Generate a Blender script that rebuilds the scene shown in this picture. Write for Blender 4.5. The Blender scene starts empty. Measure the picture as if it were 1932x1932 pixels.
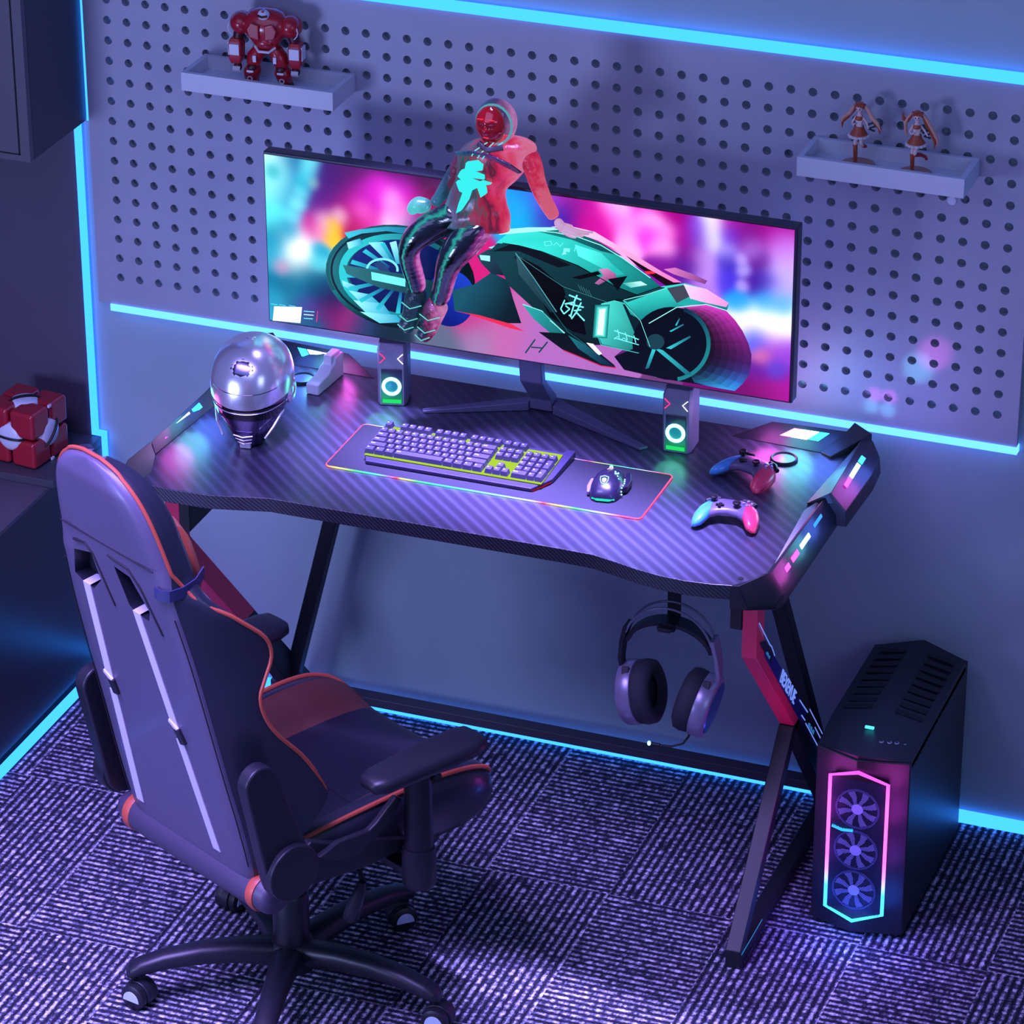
import bpy, bmesh, math, random
from mathutils import Vector, Matrix
random.seed(7)
PI = math.pi
scene = bpy.context.scene
COL = scene.collection

# ------------------------------------------------------------------ materials
def lin(c):
    return tuple((v/12.92 if v <= .04045 else ((v+.055)/1.055)**2.4) for v in c)
def rgb(r, g, b):
    return lin((r/255., g/255., b/255.))
MATS = {}
def mat(name, col=(.5, .5, .5), rough=.5, metal=0., emit=None, es=0., coat=0., spec=.5, trans=0.):
    if name in MATS: return MATS[name]
    m = bpy.data.materials.new(name); m.use_nodes = True
    b = m.node_tree.nodes['Principled BSDF']
    b.inputs['Base Color'].default_value = (*col, 1)
    b.inputs['Roughness'].default_value = rough
    b.inputs['Metallic'].default_value = metal
    b.inputs['Specular IOR Level'].default_value = spec
    b.inputs['Coat Weight'].default_value = coat
    b.inputs['Coat Roughness'].default_value = .08
    b.inputs['Transmission Weight'].default_value = trans
    if emit:
        b.inputs['Emission Color'].default_value = (*emit, 1)
        b.inputs['Emission Strength'].default_value = es
    MATS[name] = m
    return m
class NT:
    """small node-graph writer"""
    def __init__(s, m): s.t = m.node_tree; s.b = s.t.nodes['Principled BSDF']
    def n(s, typ, **k):
        x = s.t.nodes.new(typ)
        for a, v in k.items(): setattr(x, a, v)
        return x
    def l(s, a, b): s.t.links.new(a, b)
    def m(s, op, a, b=None, c=None):
        x = s.n('ShaderNodeMath', operation=op)
        for i, v in enumerate((a, b, c)):
            if v is None: continue
            if isinstance(v, (int, float)): x.inputs[i].default_value = v
            else: s.l(v, x.inputs[i])
        return x.outputs[0]
    def mix(s, f, a, b):
        x = s.n('ShaderNodeMix', data_type='RGBA')
        if isinstance(f, (int, float)): x.inputs[0].default_value = f
        else: s.l(f, x.inputs[0])
        for i, v in ((6, a), (7, b)):
            if isinstance(v, tuple): x.inputs[i].default_value = (*v, 1)
            else: s.l(v, x.inputs[i])
        return x.outputs[2]
    def coord(s, which='Object'):
        o = s.n('ShaderNodeTexCoord').outputs[which]
        x = s.n('ShaderNodeSeparateXYZ'); s.l(o, x.inputs[0])
        return o, x.outputs[0], x.outputs[1], x.outputs[2]
    def noise(s, vec, scale, detail=3, rough=.5):
        x = s.n('ShaderNodeTexNoise'); x.inputs['Scale'].default_value = scale
        x.inputs['Detail'].default_value = detail; x.inputs['Roughness'].default_value = rough
        s.l(vec, x.inputs['Vector']); return x.outputs[0]
    def ramp(s, f, stops):
        x = s.n('ShaderNodeValToRGB'); e = x.color_ramp.elements
        while len(e) < len(stops): e.new(.5)
        for k, (p, c) in zip(e, stops): k.position = p; k.color = (*c, 1)
        s.l(f, x.inputs[0]); return x.outputs[0]
    def bump(s, h, strength=.3, dist=.002):
        x = s.n('ShaderNodeBump'); x.inputs['Strength'].default_value = strength
        x.inputs['Distance'].default_value = dist
        s.l(h, x.inputs['Height']); s.l(x.outputs[0], s.b.inputs['Normal'])
def noisy(name, col, rough, amt=.25, scale=60, bump=.15, **k):
    """principled with a slight procedural colour / roughness / bump variation"""
    if name in MATS: return MATS[name]
    m = mat(name, col, rough, **k); t = NT(m)
    o, x, y, z = t.coord()
    f = t.noise(o, scale, 4)
    t.l(t.mix(f, tuple(c*(1-amt) for c in col), tuple(min(1, c*(1+amt)) for c in col)), t.b.inputs['Base Color'])
    t.bump(t.noise(o, scale*8, 2), bump, .0006)
    return m
def glow(name, col, s):
    return mat(name, (0, 0, 0), .5, emit=col, es=s, spec=0)

# ------------------------------------------------------------------ objects
def tag(o, label=None, cat=None, group=None, kind=None):
    if label: o['label'] = label
    if cat: o['category'] = cat
    if group: o['group'] = group
    if kind: o['kind'] = kind
    return o
def thing(name, label, cat, loc=(0, 0, 0), rz=0., group=None):
    o = bpy.data.objects.new(name, None); COL.objects.link(o)
    o.empty_display_size = .05
    o.location = loc; o.rotation_euler = (0, 0, rz)
    return tag(o, label, cat, group)
def dup(root, loc, rz=None, label=None):
    r = root.copy(); COL.objects.link(r); r.location = loc
    if rz is not None: r.rotation_euler = (0, 0, rz)
    if label: r['label'] = label
    for ch in list(root.children):
        c = ch.copy(); COL.objects.link(c); c.parent = r
        for g in list(ch.children):
            d = g.copy(); COL.objects.link(d); d.parent = c
    return r
def world_inv(p):
    """inverse of the parent's (location + z rotation) chain, from stored values"""
    if p is None: return Matrix()
    M = Matrix.Translation(p.location) @ p.rotation_euler.to_matrix().to_4x4()
    return M.inverted() @ world_inv(p.parent)
class MB:
    def __init__(s, M=None):
        s.v = []; s.f = []; s.mi = []; s.M = M or Matrix(); s.cm = 0
    def add(s, vs, fs, m=None):
        n = len(s.v); s.v += [s.M @ Vector(p) for p in vs]
        for f in fs:
            s.f.append([n+i for i in f]); s.mi.append(s.cm if m is None else m)
        return s
    def box(s, a, b, m=None, R=None):
        x0, y0, z0 = a; x1, y1, z1 = b
        vs = [(x, y, z) for z in (z0, z1) for y in (y0, y1) for x in (x0, x1)]
        if R: vs = [R @ Vector(p) for p in vs]
        return s.add(vs, [(0, 2, 3, 1), (4, 5, 7, 6), (0, 1, 5, 4), (2, 6, 7, 3), (0, 4, 6, 2), (1, 3, 7, 5)], m)
    def cbox(s, c, d, m=None, R=None):
        """box with centre c, size d, own rotation R"""
        T = Matrix.Translation(Vector(c)) @ (R.to_4x4() if R else Matrix())
        return s.box([-k/2 for k in d], [k/2 for k in d], m, T)
    def prism(s, poly, z0, z1, m=None, T=None, mtop=None):
        """poly: (x,y) or (x,y,ztop)"""
        n = len(poly)
        vs = [(p[0], p[1], z0) for p in poly] + [(p[0], p[1], p[2] if len(p) > 2 else z1) for p in poly]
        if T: vs = [T @ Vector(p) for p in vs]
        s.add(vs, [list(range(n))[::-1]] + [(i, (i+1) % n, n+(i+1) % n, n+i) for i in range(n)], m)
        k = len(s.v)-n
        s.f.append([k+i for i in range(n)]); s.mi.append((s.cm if m is None else m) if mtop is None else mtop)
        return s
    def beam(s, p, q, w, h, up=(0, 0, 1), m=None):
        p = Vector(p); q = Vector(q); d = (q-p).normalized()
        r = d.cross(Vector(up)).normalized(); u = r.cross(d)
        vs = []
        for c in (p, q):
            for a, b in ((-1, -1), (1, -1), (1, 1), (-1, 1)): vs.append(c + r*(a*w/2) + u*(b*h/2))
        return s.add(vs, [(3, 2, 1, 0), (4, 5, 6, 7), (0, 1, 5, 4), (1, 2, 6, 5), (2, 3, 7, 6), (3, 0, 4, 7)], m)
    def tube(s, pts, r, n=10, m=None, cap=True, closed=False, sc=(1, 1)):
        pts = [Vector(p) for p in pts]; k = len(pts)
        rs = r if isinstance(r, (list, tuple)) else [r]*k
        d0 = (pts[1]-pts[0]).normalized()
        u = d0.orthogonal().normalized(); vs = []
        for i, p in enumerate(pts):
            if closed: d = (pts[(i+1) % k]-pts[i-1]).normalized()
            else: d = (pts[min(i+1, k-1)]-pts[max(i-1, 0)]).normalized()
            u = (u - d*u.dot(d)).normalized(); w = d.cross(u)
            for j in range(n):
                a = 2*PI*j/n
                vs.append(p + (u*math.cos(a)*sc[0]+w*math.sin(a)*sc[1])*rs[i])
        fs = []
        for i in range(k if closed else k-1):
            for j in range(n):
                a = i*n+j; b = i*n+(j+1) % n; c = ((i+1) % k)*n+(j+1) % n; d = ((i+1) % k)*n+j
                fs.append((a, b, c, d))
        if cap and not closed: fs += [list(range(n))[::-1], [(k-1)*n+j for j in range(n)]]
        return s.add(vs, fs, m)
    def lathe(s, prof, n=24, m=None, T=None, cap=True):
        """prof: (r,z) bottom to top about z"""
        vs = []
        for r, z in prof:
            for j in range(n):
                a = 2*PI*j/n; vs.append((r*math.cos(a), r*math.sin(a), z))
        if T: vs = [T @ Vector(p) for p in vs]
        fs = []
        for i in range(len(prof)-1):
            for j in range(n): fs.append((i*n+j, i*n+(j+1) % n, (i+1)*n+(j+1) % n, (i+1)*n+j))
        if cap: fs += [list(range(n))[::-1], [(len(prof)-1)*n+j for j in range(n)]]
        return s.add(vs, fs, m)
    def loft(s, secs, m=None, cap=True, closed=True, mfun=None):
        n = len(secs[0]); vs = [p for sec in secs for p in sec]; k0 = len(s.v)
        s.v += [s.M @ Vector(p) for p in vs]
        for i in range(len(secs)-1):
            for j in range(n if closed else n-1):
                s.f.append([k0+i*n+j, k0+i*n+(j+1) % n, k0+(i+1)*n+(j+1) % n, k0+(i+1)*n+j])
                s.mi.append(mfun(i, j) if mfun else (s.cm if m is None else m))
        if cap:
            for f in (list(range(n))[::-1], [(len(secs)-1)*n+j for j in range(n)]):
                s.f.append([k0+q for q in f]); s.mi.append(mfun(-1, 0) if mfun else (s.cm if m is None else m))
        return s
    def ball(s, c, r, nu=16, nv=10, m=None, T=None):
        r = r if isinstance(r, (tuple, list)) else (r, r, r)
        vs = []; 
        for i in range(1, nv):
            t = PI*i/nv
            for j in range(nu):
                a = 2*PI*j/nu; vs.append(Vector((math.sin(t)*math.cos(a)*r[0], math.sin(t)*math.sin(a)*r[1], math.cos(t)*r[2])))
        vs += [Vector((0, 0, r[2])), Vector((0, 0, -r[2]))]
        vs = [(T @ p if T else p)+Vector(c) for p in vs]
        fs = []; top = len(vs)-2; bot = top+1
        for i in range(nv-2):
            for j in range(nu): fs.append((i*nu+j, (i+1)*nu+j, (i+1)*nu+(j+1) % nu, i*nu+(j+1) % nu))
        for j in range(nu):
            fs.append((top, j, (j+1) % nu)); fs.append((bot, (nv-2)*nu+(j+1) % nu, (nv-2)*nu+j))
        return s.add(vs, fs, m)
    def build(s, name, mats, parent=None, local=False, bevel=0., seg=2, smooth=40, sub=0, label=None, subs_simple=False):
        mats = mats if isinstance(mats, (list, tuple)) else [mats]
        I = Matrix() if local else world_inv(parent)
        me = bpy.data.meshes.new(name)
        me.from_pydata([I @ p for p in s.v], [], s.f)
        for m in mats: me.materials.append(m)
        for p, k in zip(me.polygons, s.mi): p.material_index = k; p.use_smooth = smooth is not None
        bm = bmesh.new(); bm.from_mesh(me)
        bmesh.ops.recalc_face_normals(bm, faces=bm.faces); bm.to_mesh(me); bm.free()
        if smooth is not None and not bevel: me.set_sharp_from_angle(angle=math.radians(smooth))
        o = bpy.data.objects.new(name, me); COL.objects.link(o)
        if parent: o.parent = parent
        if label: o['label'] = label
        if bevel:
            b = o.modifiers.new('bevel', 'BEVEL'); b.width = bevel; b.segments = seg
            b.limit_method = 'ANGLE'; b.angle_limit = math.radians(30); b.harden_normals = smooth is not None
        if sub:
            b = o.modifiers.new('sub', 'SUBSURF'); b.levels = sub; b.render_levels = sub
        return o
def rrect(x0, y0, x1, y1, r, n=5):
    out = []
    for cx, cy, a0 in ((x1-r, y1-r, 0), (x0+r, y1-r, 90), (x0+r, y0+r, 180), (x1-r, y0+r, 270)):
        for i in range(n+1):
            a = math.radians(a0+90*i/n); out.append((cx+r*math.cos(a), cy+r*math.sin(a)))
    return out
def bake(o):
    """replace modifiers by their result"""
    dg = bpy.context.evaluated_depsgraph_get(); dg.update()
    me = bpy.data.meshes.new_from_object(o.evaluated_get(dg))
    o.modifiers.clear(); old = o.data; o.data = me
    me.name = old.name; bpy.data.meshes.remove(old)
    return o
def skin(name, nodes, edges, m, parent, sub=2, local=True):
    """nodes: (x,y,z,r) or (x,y,z,rx,ry); grown with Skin + Subdivision and baked"""
    I = Matrix() if local else world_inv(parent)
    me = bpy.data.meshes.new(name)
    me.from_pydata([I @ Vector(n[:3]) for n in nodes], edges, [])
    o = bpy.data.objects.new(name, me); COL.objects.link(o)
    sk = o.modifiers.new('skin', 'SKIN'); sk.use_smooth_shade = True
    for i, n in enumerate(nodes):
        d = me.skin_vertices[0].data[i]; d.radius = (n[3], n[4] if len(n) > 4 else n[3]); d.use_root = i == 0
    s = o.modifiers.new('sub', 'SUBSURF'); s.levels = sub; s.render_levels = sub
    bake(o)
    for mm in (m if isinstance(m, (list, tuple)) else [m]): o.data.materials.append(mm)
    for p in o.data.polygons: p.use_smooth = True
    o.parent = parent
    return o
def text(name, s, size, M, m, parent, depth=.0008, sx=1., shear=0., bold=0.):
    cu = bpy.data.curves.new(name, 'FONT'); cu.body = s; cu.size = size; cu.extrude = depth
    cu.align_x = 'CENTER'; cu.align_y = 'CENTER'; cu.shear = shear; cu.offset = bold
    o = bpy.data.objects.new(name, cu); COL.objects.link(o)
    dg = bpy.context.evaluated_depsgraph_get(); dg.update()
    me = bpy.data.meshes.new_from_object(o.evaluated_get(dg))
    COL.objects.unlink(o); bpy.data.objects.remove(o)
    me.transform(world_inv(parent) @ M @ Matrix.Diagonal((sx, 1, 1, 1)))
    me.materials.clear(); me.materials.append(m)
    o = bpy.data.objects.new(name, me); COL.objects.link(o); o.parent = parent
    return o
def struct(o): o['kind'] = 'structure'; return o
def axes(px, py, pz, o=(0, 0, 0)):
    M = Matrix((px, py, pz)).transposed().to_4x4(); M.translation = Vector(o); return M
RX = lambda a: Matrix.Rotation(a, 4, 'X')
RY = lambda a: Matrix.Rotation(a, 4, 'Y')
RZ = lambda a: Matrix.Rotation(a, 4, 'Z')
TR = lambda x, y, z: Matrix.Translation((x, y, z))
# ================================================================== camera
cam = bpy.data.cameras.new('camera'); co = bpy.data.objects.new('camera', cam); COL.objects.link(co)
cam.sensor_width = 36; cam.lens = 7189.93/1932*36; cam.clip_end = 60
yaw, pit, rol = 0.36335343, 0.47644303, -0.00239290
cy_, sy_, cp_, sp_ = math.cos(yaw), math.sin(yaw), math.cos(pit), math.sin(pit)
fw = Vector((-sy_*cp_, cy_*cp_, -sp_)); rt = Vector((cy_, sy_, 0)); up = rt.cross(fw)
rt, up = rt*math.cos(rol)+up*math.sin(rol), up*math.cos(rol)-rt*math.sin(rol)
co.matrix_world = axes(rt, up, -fw, (3.84499, -7.48247, 4.75340))
scene.camera = co
scene.view_settings.view_transform = 'Standard'
scene.view_settings.look = 'None'

# ================================================================== the room
# wall paint
wall_m = mat('wall_paint', rgb(176, 178, 188), .62); t = NT(wall_m); o_, x_, y_, z_ = t.coord()
t.l(t.mix(t.noise(o_, 5, 4), rgb(154, 172, 182), rgb(168, 186, 194)), t.b.inputs['Base Color']); t.bump(t.noise(o_, 420, 2), .25, .0008)
MB().add([(-.105, .02, 0), (6, .02, 0), (6, .02, 3.2), (-.105, .02, 3.2), (-.105, .12, 0), (6, .12, 0), (6, .12, 3.2), (-.105, .12, 3.2)],
         [(0, 1, 2, 3), (4, 7, 6, 5), (0, 4, 5, 1), (3, 2, 6, 7), (0, 3, 7, 4), (1, 5, 6, 2)])
w = MB().box((-.105, .02, -.1), (4.2, .12, 3.0)).build('wall_back', wall_m); struct(w)
alc_m = noisy('alcove_paint', rgb(84, 74, 92), .6, .1, 8, .1)
struct(MB().box((-2.2, .012, -.1), (-.105, .12, 3.0)).build('wall_left', alc_m))

# carpet tiles: ribbed loop pile, tiles turned at random
car = mat('carpet_tile', (.1, .1, .12), .95, spec=.1); t = NT(car); o_, x_, y_, z_ = t.coord()
P = .295
ux = t.m('DIVIDE', t.m('SUBTRACT', x_, 1.45), P); uy = t.m('DIVIDE', t.m('ADD', y_, .865), P)
rowk = t.m('ADD', t.m('GREATER_THAN', uy, 1.), t.m('LESS_THAN', uy, -1.))      # tiles are laid quarter-turned, rows in pairs
turn = t.m('FLOORED_MODULO', t.m('ADD', t.m('FLOOR', ux), t.m('ADD', rowk, 0.)), 2.)
def lerp(f, a, b): return t.m('ADD', t.m('MULTIPLY', a, t.m('SUBTRACT', 1., f)), t.m('MULTIPLY', b, f))
along = lerp(turn, x_, y_); across = lerp(turn, y_, x_)
nv = t.n('ShaderNodeCombineXYZ'); t.l(t.m('MULTIPLY', along, 1.), nv.inputs[0]); t.l(t.m('MULTIPLY', across, 2.2), nv.inputs[1])
n1 = t.noise(nv.outputs[0], 70, 2, .6); n2 = t.noise(nv.outputs[0], 170, 2, .7)
ph = t.m('ADD', t.m('MULTIPLY', across, 2*PI/.0185), t.m('MULTIPLY', t.m('SUBTRACT', n1, .5), 4.2))
rib = t.m('MULTIPLY_ADD', t.m('SINE', ph), .5, .5)
ribid = t.m('FLOOR', t.m('ADD', t.m('DIVIDE', ph, 2*PI), .25))
dv = t.n('ShaderNodeCombineXYZ'); t.l(t.m('MULTIPLY', along, 85.), dv.inputs[0]); t.l(t.m('MULTIPLY', ribid, 3.71), dv.inputs[1])
dash = t.noise(dv.outputs[0], 1., 1, .5)
dash = t.m('SMOOTHSTEP', .36, .60, dash) if False else t.m('MULTIPLY', t.m('SUBTRACT', dash, .30), 2.6)
val = t.m('ADD', t.m('MULTIPLY', rib, t.m('MULTIPLY_ADD', dash, .62, .22)), t.m('MULTIPLY_ADD', t.m('SUBTRACT', n2, .5), .9, .10))
t.l(t.ramp(val, [(.12, rgb(30, 30, 44)), (.42, rgb(78, 78, 98)), (.66, rgb(168, 166, 186)), (.95, rgb(236, 232, 244))]), t.b.inputs['Base Color'])
t.bump(val, .7, .004)
struct(MB().box((-2.2, -3.2, -.1), (4.2, .02, 0)).build('floor', car))

# ------------------------------------------------------------------ pegboard with real holes
peg_m = mat('pegboard_paint', rgb(196, 190, 204), .5); t = NT(peg_m); o_, x_, y_, z_ = t.coord()
t.l(t.mix(t.noise(o_, 7, 3), rgb(160, 158, 176), rgb(176, 173, 190)), t.b.inputs['Base Color']); t.bump(t.noise(o_, 500, 2), .3, .0006)
NX, NZ, SP, ZB, HR = 44, 15, .05, 1.0725, .0101
peg = MB(); NS = 16
x0, x1, z0, z1 = -.062, 2.198, 1.0, 1.852
F0, F1 = 0., .016
ix = {}
def pv(x, y, z): peg.v.append(Vector((x, y, z))); return len(peg.v)-1
def pf(*f): peg.f.append(list(f)); peg.mi.append(0)
gx = [-.025+SP*i for i in range(NX+1)]; gz = [ZB-.025+SP*j for j in range(NZ+1)]
G = [[pv(x, F0, z) for z in gz] for x in gx]
for i in range(NX):
    for j in range(NZ):
        c = (SP*i, ZB+SP*j)
        a = [pv(c[0]+HR*math.cos(2*PI*(k+.5)/NS-.75*PI), F0, c[1]+HR*math.sin(2*PI*(k+.5)/NS-.75*PI)) for k in range(NS)]
        b = [pv(peg.v[q].x, F1, peg.v[q].z) for q in a]
        cor = [G[i][j], G[i+1][j], G[i+1][j+1], G[i][j+1]]
        for s in range(4):
            q = [a[(4*s+k) % NS] for k in range(4)]
            for k in range(3): pf(cor[s], q[k+1], q[k])
            pf(cor[s], cor[(s+1) % 4], a[(4*s+4) % NS], q[3])
        for k in range(NS): pf(a[k], a[(k+1) % NS], b[(k+1) % NS], b[k])
ob = [pv(x0, F0, z0), pv(x1, F0, z0), pv(x1, F0, z1), pv(x0, F0, z1)]
bk = [pv(x0, F1, z0), pv(x1, F1, z0), pv(x1, F1, z1), pv(x0, F1, z1)]
pf(ob[0], ob[1], *[G[i][0] for i in range(NX, -1, -1)])
pf(ob[1], ob[2], *[G[NX][j] for j in range(NZ, -1, -1)])
pf(ob[2], ob[3], *[G[i][NZ] for i in range(0, NX+1)])
pf(ob[3], ob[0], *[G[0][j] for j in range(0, NZ+1)])
for k in range(4): pf(ob[k], ob[(k+1) % 4], bk[(k+1) % 4], bk[k])
pb = peg.build('pegboard', peg_m, smooth=30)
tag(pb, 'large lavender-lit pegboard with rows of round holes fixed to the back wall', 'pegboard')

# ------------------------------------------------------------------ cyan light strips
cy_led = glow('cyan_led', (.025, .215, 1.), 3.5)
cy_led_hot = glow('cyan_led_bright', (.07, .26, 1.), 3.6)
LG = 'cyan light strips edging the room'
def strip(name_label, *boxes, m=None):
    b = MB()
    for a, c in boxes: b.box(a, c)
    o = b.build('light_strip', m or cy_led); tag(o, name_label, 'light strip', LG); return o
strip('cyan light strip running along the top edge of the pegboard', ((-.06, -.006, 1.853), (3.2, .0195, 1.871)))
strip('cyan light strip under the bottom edge of the pegboard, behind the monitor', ((-.03, -.004, .983), (2.2, .0200, 1.0)), m=cy_led_hot)
strip('cyan light strip where the back wall meets the carpet', ((-.078, .004, .003), (3.2, .0195, .030)))
strip('cyan light strip down the wall corner beside the cabinets', ((-.105, .004, .634), (-.088, .0115, 1.462)), ((-.0879, .004, .634), (-.066, .0115, .648)),
      ((-.079, .004, .031), (-.066, .0115, .6339)))
strip('cyan light strip up the wall beside the upper cabinet', ((-.0695, .004, 1.463), (-.060, .0195, 2.4)))
strip('cyan light strip on the carpet along the foot of the base cabinet', ((-.0955, -2.4, .002), (-.079, -.004, .020)))
# ================================================================== the desk
blk = noisy('black_metal', rgb(27, 27, 36), .45, .15, 40, .1)
blk2 = noisy('black_plastic', rgb(34, 34, 44), .42, .15, 60, .15)
red_m = noisy('red_metal', rgb(232, 52, 96), .4, .06, 40, .1)
carbon = mat('carbon_top', (.02, .02, .04), .35, spec=.9); t = NT(carbon); o_, x_, y_, z_ = t.coord()
zig = t.m('MULTIPLY', t.m('PINGPONG', t.m('SUBTRACT', x_, y_), .006), 1.0)
u_ = t.m('FRACT', t.m('DIVIDE', t.m('ADD', t.m('ADD', t.m('MULTIPLY', x_, .92), y_), zig), .035))
band = t.m('MULTIPLY_ADD', t.m('SINE', t.m('MULTIPLY', u_, 2*PI)), .5, .5)
fine = t.m('MULTIPLY_ADD', t.m('SINE', t.m('MULTIPLY', t.m('SUBTRACT', x_, y_), 2*PI/.009)), .5, .5)
bz = t.m('POWER', band, 2.2)
t.l(t.mix(bz, rgb(46, 44, 64), rgb(66, 64, 90)), t.b.inputs['Base Color'])
t.l(t.m('MULTIPLY_ADD', bz, .05, .30), t.b.inputs['Roughness'])
t.bump(t.m('MULTIPLY', fine, bz), .12, .0005)
carbon_e = mat('carbon_edge', (.02, .02, .03), .45); t = NT(carbon_e); o_, x_, y_, z_ = t.coord()
s1 = t.m('SINE', t.m('MULTIPLY', t.m('ADD', t.m('ADD', x_, t.m('MULTIPLY', z_, 1.2)), t.m('PINGPONG', t.m('SUBTRACT', x_, z_), .003)), 2*PI/.011))
t.l(t.mix(t.m('MULTIPLY_ADD', s1, .5, .5), rgb(14, 14, 20), rgb(64, 64, 80)), t.b.inputs['Base Color'])
t.bump(s1, .3, .0006)
plate = mat('satin_plate', rgb(222, 212, 228), .25, .35)

desk = thing('gaming_desk', 'large black carbon-pattern gaming desk with red and black legs and glowing corner panels', 'desk', (1.13, -.45, 0))
top = [(.448, -.836), (.53, -.845), (.616, -.841), (.68, -.825), (.746, -.808), (.87, -.808), (1.42, -.806), (1.489, -.808), (1.541, -.821),
       (1.597, -.837), (1.651, -.847), (1.706, -.85), (1.762, -.845), (1.817, -.833), (1.862, -.745), (1.870, -.30), (1.868, -.115),
       (.44, -.115), (.42, -.2), (.424, -.60), (.424, -.705), (.451, -.786)]
b = MB(); b.prism(top, .966, 1.0, 1, mtop=0)
b.build('tabletop', [carbon, carbon_e], desk, bevel=.002, smooth=30)
# screw hole + two cable grommets
MB().lathe([(.006, 0), (.006, .0012), (.001, .0014)], 16, T=TR(1.812, -.80, 1.0)).build('screw_cap', mat('cap_black', rgb(10, 10, 14), .6), desk)
for gx_, gy_ in ((1.733, -.24), (.573, -.232)):
    g = MB().lathe([(.031, 0), (.031, .004), (.028, .0065), (.0255, .005), (.0255, .0)], 32, T=TR(gx_, gy_, 1.0), cap=False).build('cable_grommet', blk2, desk)
    MB().lathe([(.0255, 0), (.0255, .0035), (.001, .004)], 32, T=TR(gx_, gy_, 1.0)).build('grommet_cap', carbon, g)

def led_pal(name, c, s): return glow(name, c, s)
L_MAG = glow('led_magenta', rgb(255, 60, 250), 5); L_PNK = glow('led_pink', rgb(255, 120, 240), 6)
L_WHT = glow('led_white', rgb(170, 225, 255), 7); L_CYN = glow('led_cyan', rgb(50, 200, 255), 4); L_BLU = glow('led_blue', rgb(40, 110, 255), 3)
def quad_led(parent, corners, uv, m, lift=.0012, name='led_segment'):
    """a small glowing window lying on the quad face 'corners' (a,b,c,d); uv = (u0,v0,u1,v1)"""
    a, b_, c, d = [Vector(p) for p in corners]
    n = (b_-a).cross(d-a).normalized()
    if n.z < 0 and abs(n.z) > .2: n = -n
    P_ = lambda u, v: (a*(1-u)+b_*u)*(1-v)+(d*(1-u)+c*u)*v + n*lift
    u0, v0, u1, v1 = uv
    q = [P_(u0, v0), P_(u1, v0), P_(u1, v1), P_(u0, v1)]
    MB().add(q+[p-n*lift for p in q], [(0, 1, 2, 3), (7, 6, 5, 4), (0, 4, 5, 1), (1, 5, 6, 2), (2, 6, 7, 3), (3, 7, 4, 0)]).build(name, m, parent, smooth=None)
# rear light panels: wedges rising toward the wall
def wedge(poly_front, poly_back, leds, name='light_panel'):
    f0, f1 = poly_front; b0, b1 = poly_back
    vs = [f0, f1, b1, b0, (f0[0], f0[1], .968), (f1[0], f1[1], .968), (b1[0], b1[1]+.012, .968), (b0[0], b0[1]+.012, .968)]
    o = MB().add(vs, [(0, 1, 2, 3), (4, 7, 6, 5), (0, 4, 5, 1), (1, 5, 6, 2), (2, 6, 7, 3), (3, 7, 4, 0)]).build(name, blk2, desk, bevel=.0015, smooth=30)
    for uv, m in leds: quad_led(o, (f0, f1, b1, b0), uv, m)
    return o
wedge(((1.589, -.167, 1.0015), (1.800, -.180, 1.0015)), ((1.669, -.122, 1.03), (1.842, -.112, 1.03)),
      [((.385, .40, .50, .80), L_PNK), ((.51, .40, .70, .80), L_WHT), ((.715, .42, .83, .80), L_CYN)])
wedge(((.495, -.168, 1.0015), (.727, -.170, 1.0015)), ((.452, -.105, 1.03), (.642, -.122, 1.03)),
      [((.26, .42, .37, .78), L_CYN), ((.385, .42, .57, .78), L_WHT), ((.58, .42, .68, .78), L_PNK)])
# corner shields
MB().prism([(1.80, -.182, 1.004), (1.828, -.20, 1.006), (1.882, -.135, 1.03), (1.895, -.105, 1.03), (1.842, -.062, 1.03), (1.838, -.112, 1.03)], .955, 1.02).build('corner_shield', blk, desk, bevel=.002)
MB().prism([(.495, -.172, 1.004), (.455, -.105, 1.03), (.43, -.075, 1.03), (.395, -.10, 1.03), (.405, -.16, 1.03), (.45, -.20, 1.004)], .955, 1.02).build('corner_shield', blk, desk, bevel=.002)
# right side armour: rear piece and front piece
def arm(secs, name, m=blk): return MB().loft(secs).build(name, m, desk, bevel=.002, smooth=30)
def sec(y, rx, rz, ox, oz, lx, lz, ix): return [(ix, y, lz), (ix, y, 1.0), (rx, y, rz), (ox, y, oz), (lx, y, lz)]
ra = arm([sec(-.105, 1.880, 1.026, 1.898, 1.012, 1.90, .955, 1.866), sec(-.150, 1.878, 1.026, 1.926, 1.000, 1.930, .957, 1.866),
          sec(-.225, 1.881, 1.026, 1.931, .992, 1.934, .952, 1.866), sec(-.405, 1.888, 1.024, 1.924, .985, 1.926, .948, 1.868)], 'side_armour')
MB().add([(1.842, -.43, 1.003), (1.888, -.402, 1.024), (1.884, -.24, 1.026), (1.880, -.14, 1.026), (1.905, -.40, 1.000), (1.868, -.40, 1.001), (1.872, -.16, 1.001), (1.842, -.428, 1.001)],
         [(0, 1, 2, 3), (0, 4, 1), (0, 3, 6, 5, 7), (0, 7, 4)]).build('armour_tip', blk, ra, smooth=None)
MB().prism([(1.843, -.425), (1.884, -.30), (1.879, -.14), (1.866, -.16)], 1.0005, 1.004).build('inner_plate', plate, ra, smooth=None)
F_ = ((1.888, -.405, 1.024), (1.881, -.16, 1.026), (1.929, -.16, .997), (1.924, -.405, .985))
for uv, m in (((.28, .30, .44, .48), L_MAG), ((.46, .30, .72, .48), L_WHT), ((.75, .30, .87, .50), L_CYN)): quad_led(ra, F_, uv, m)
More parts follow.
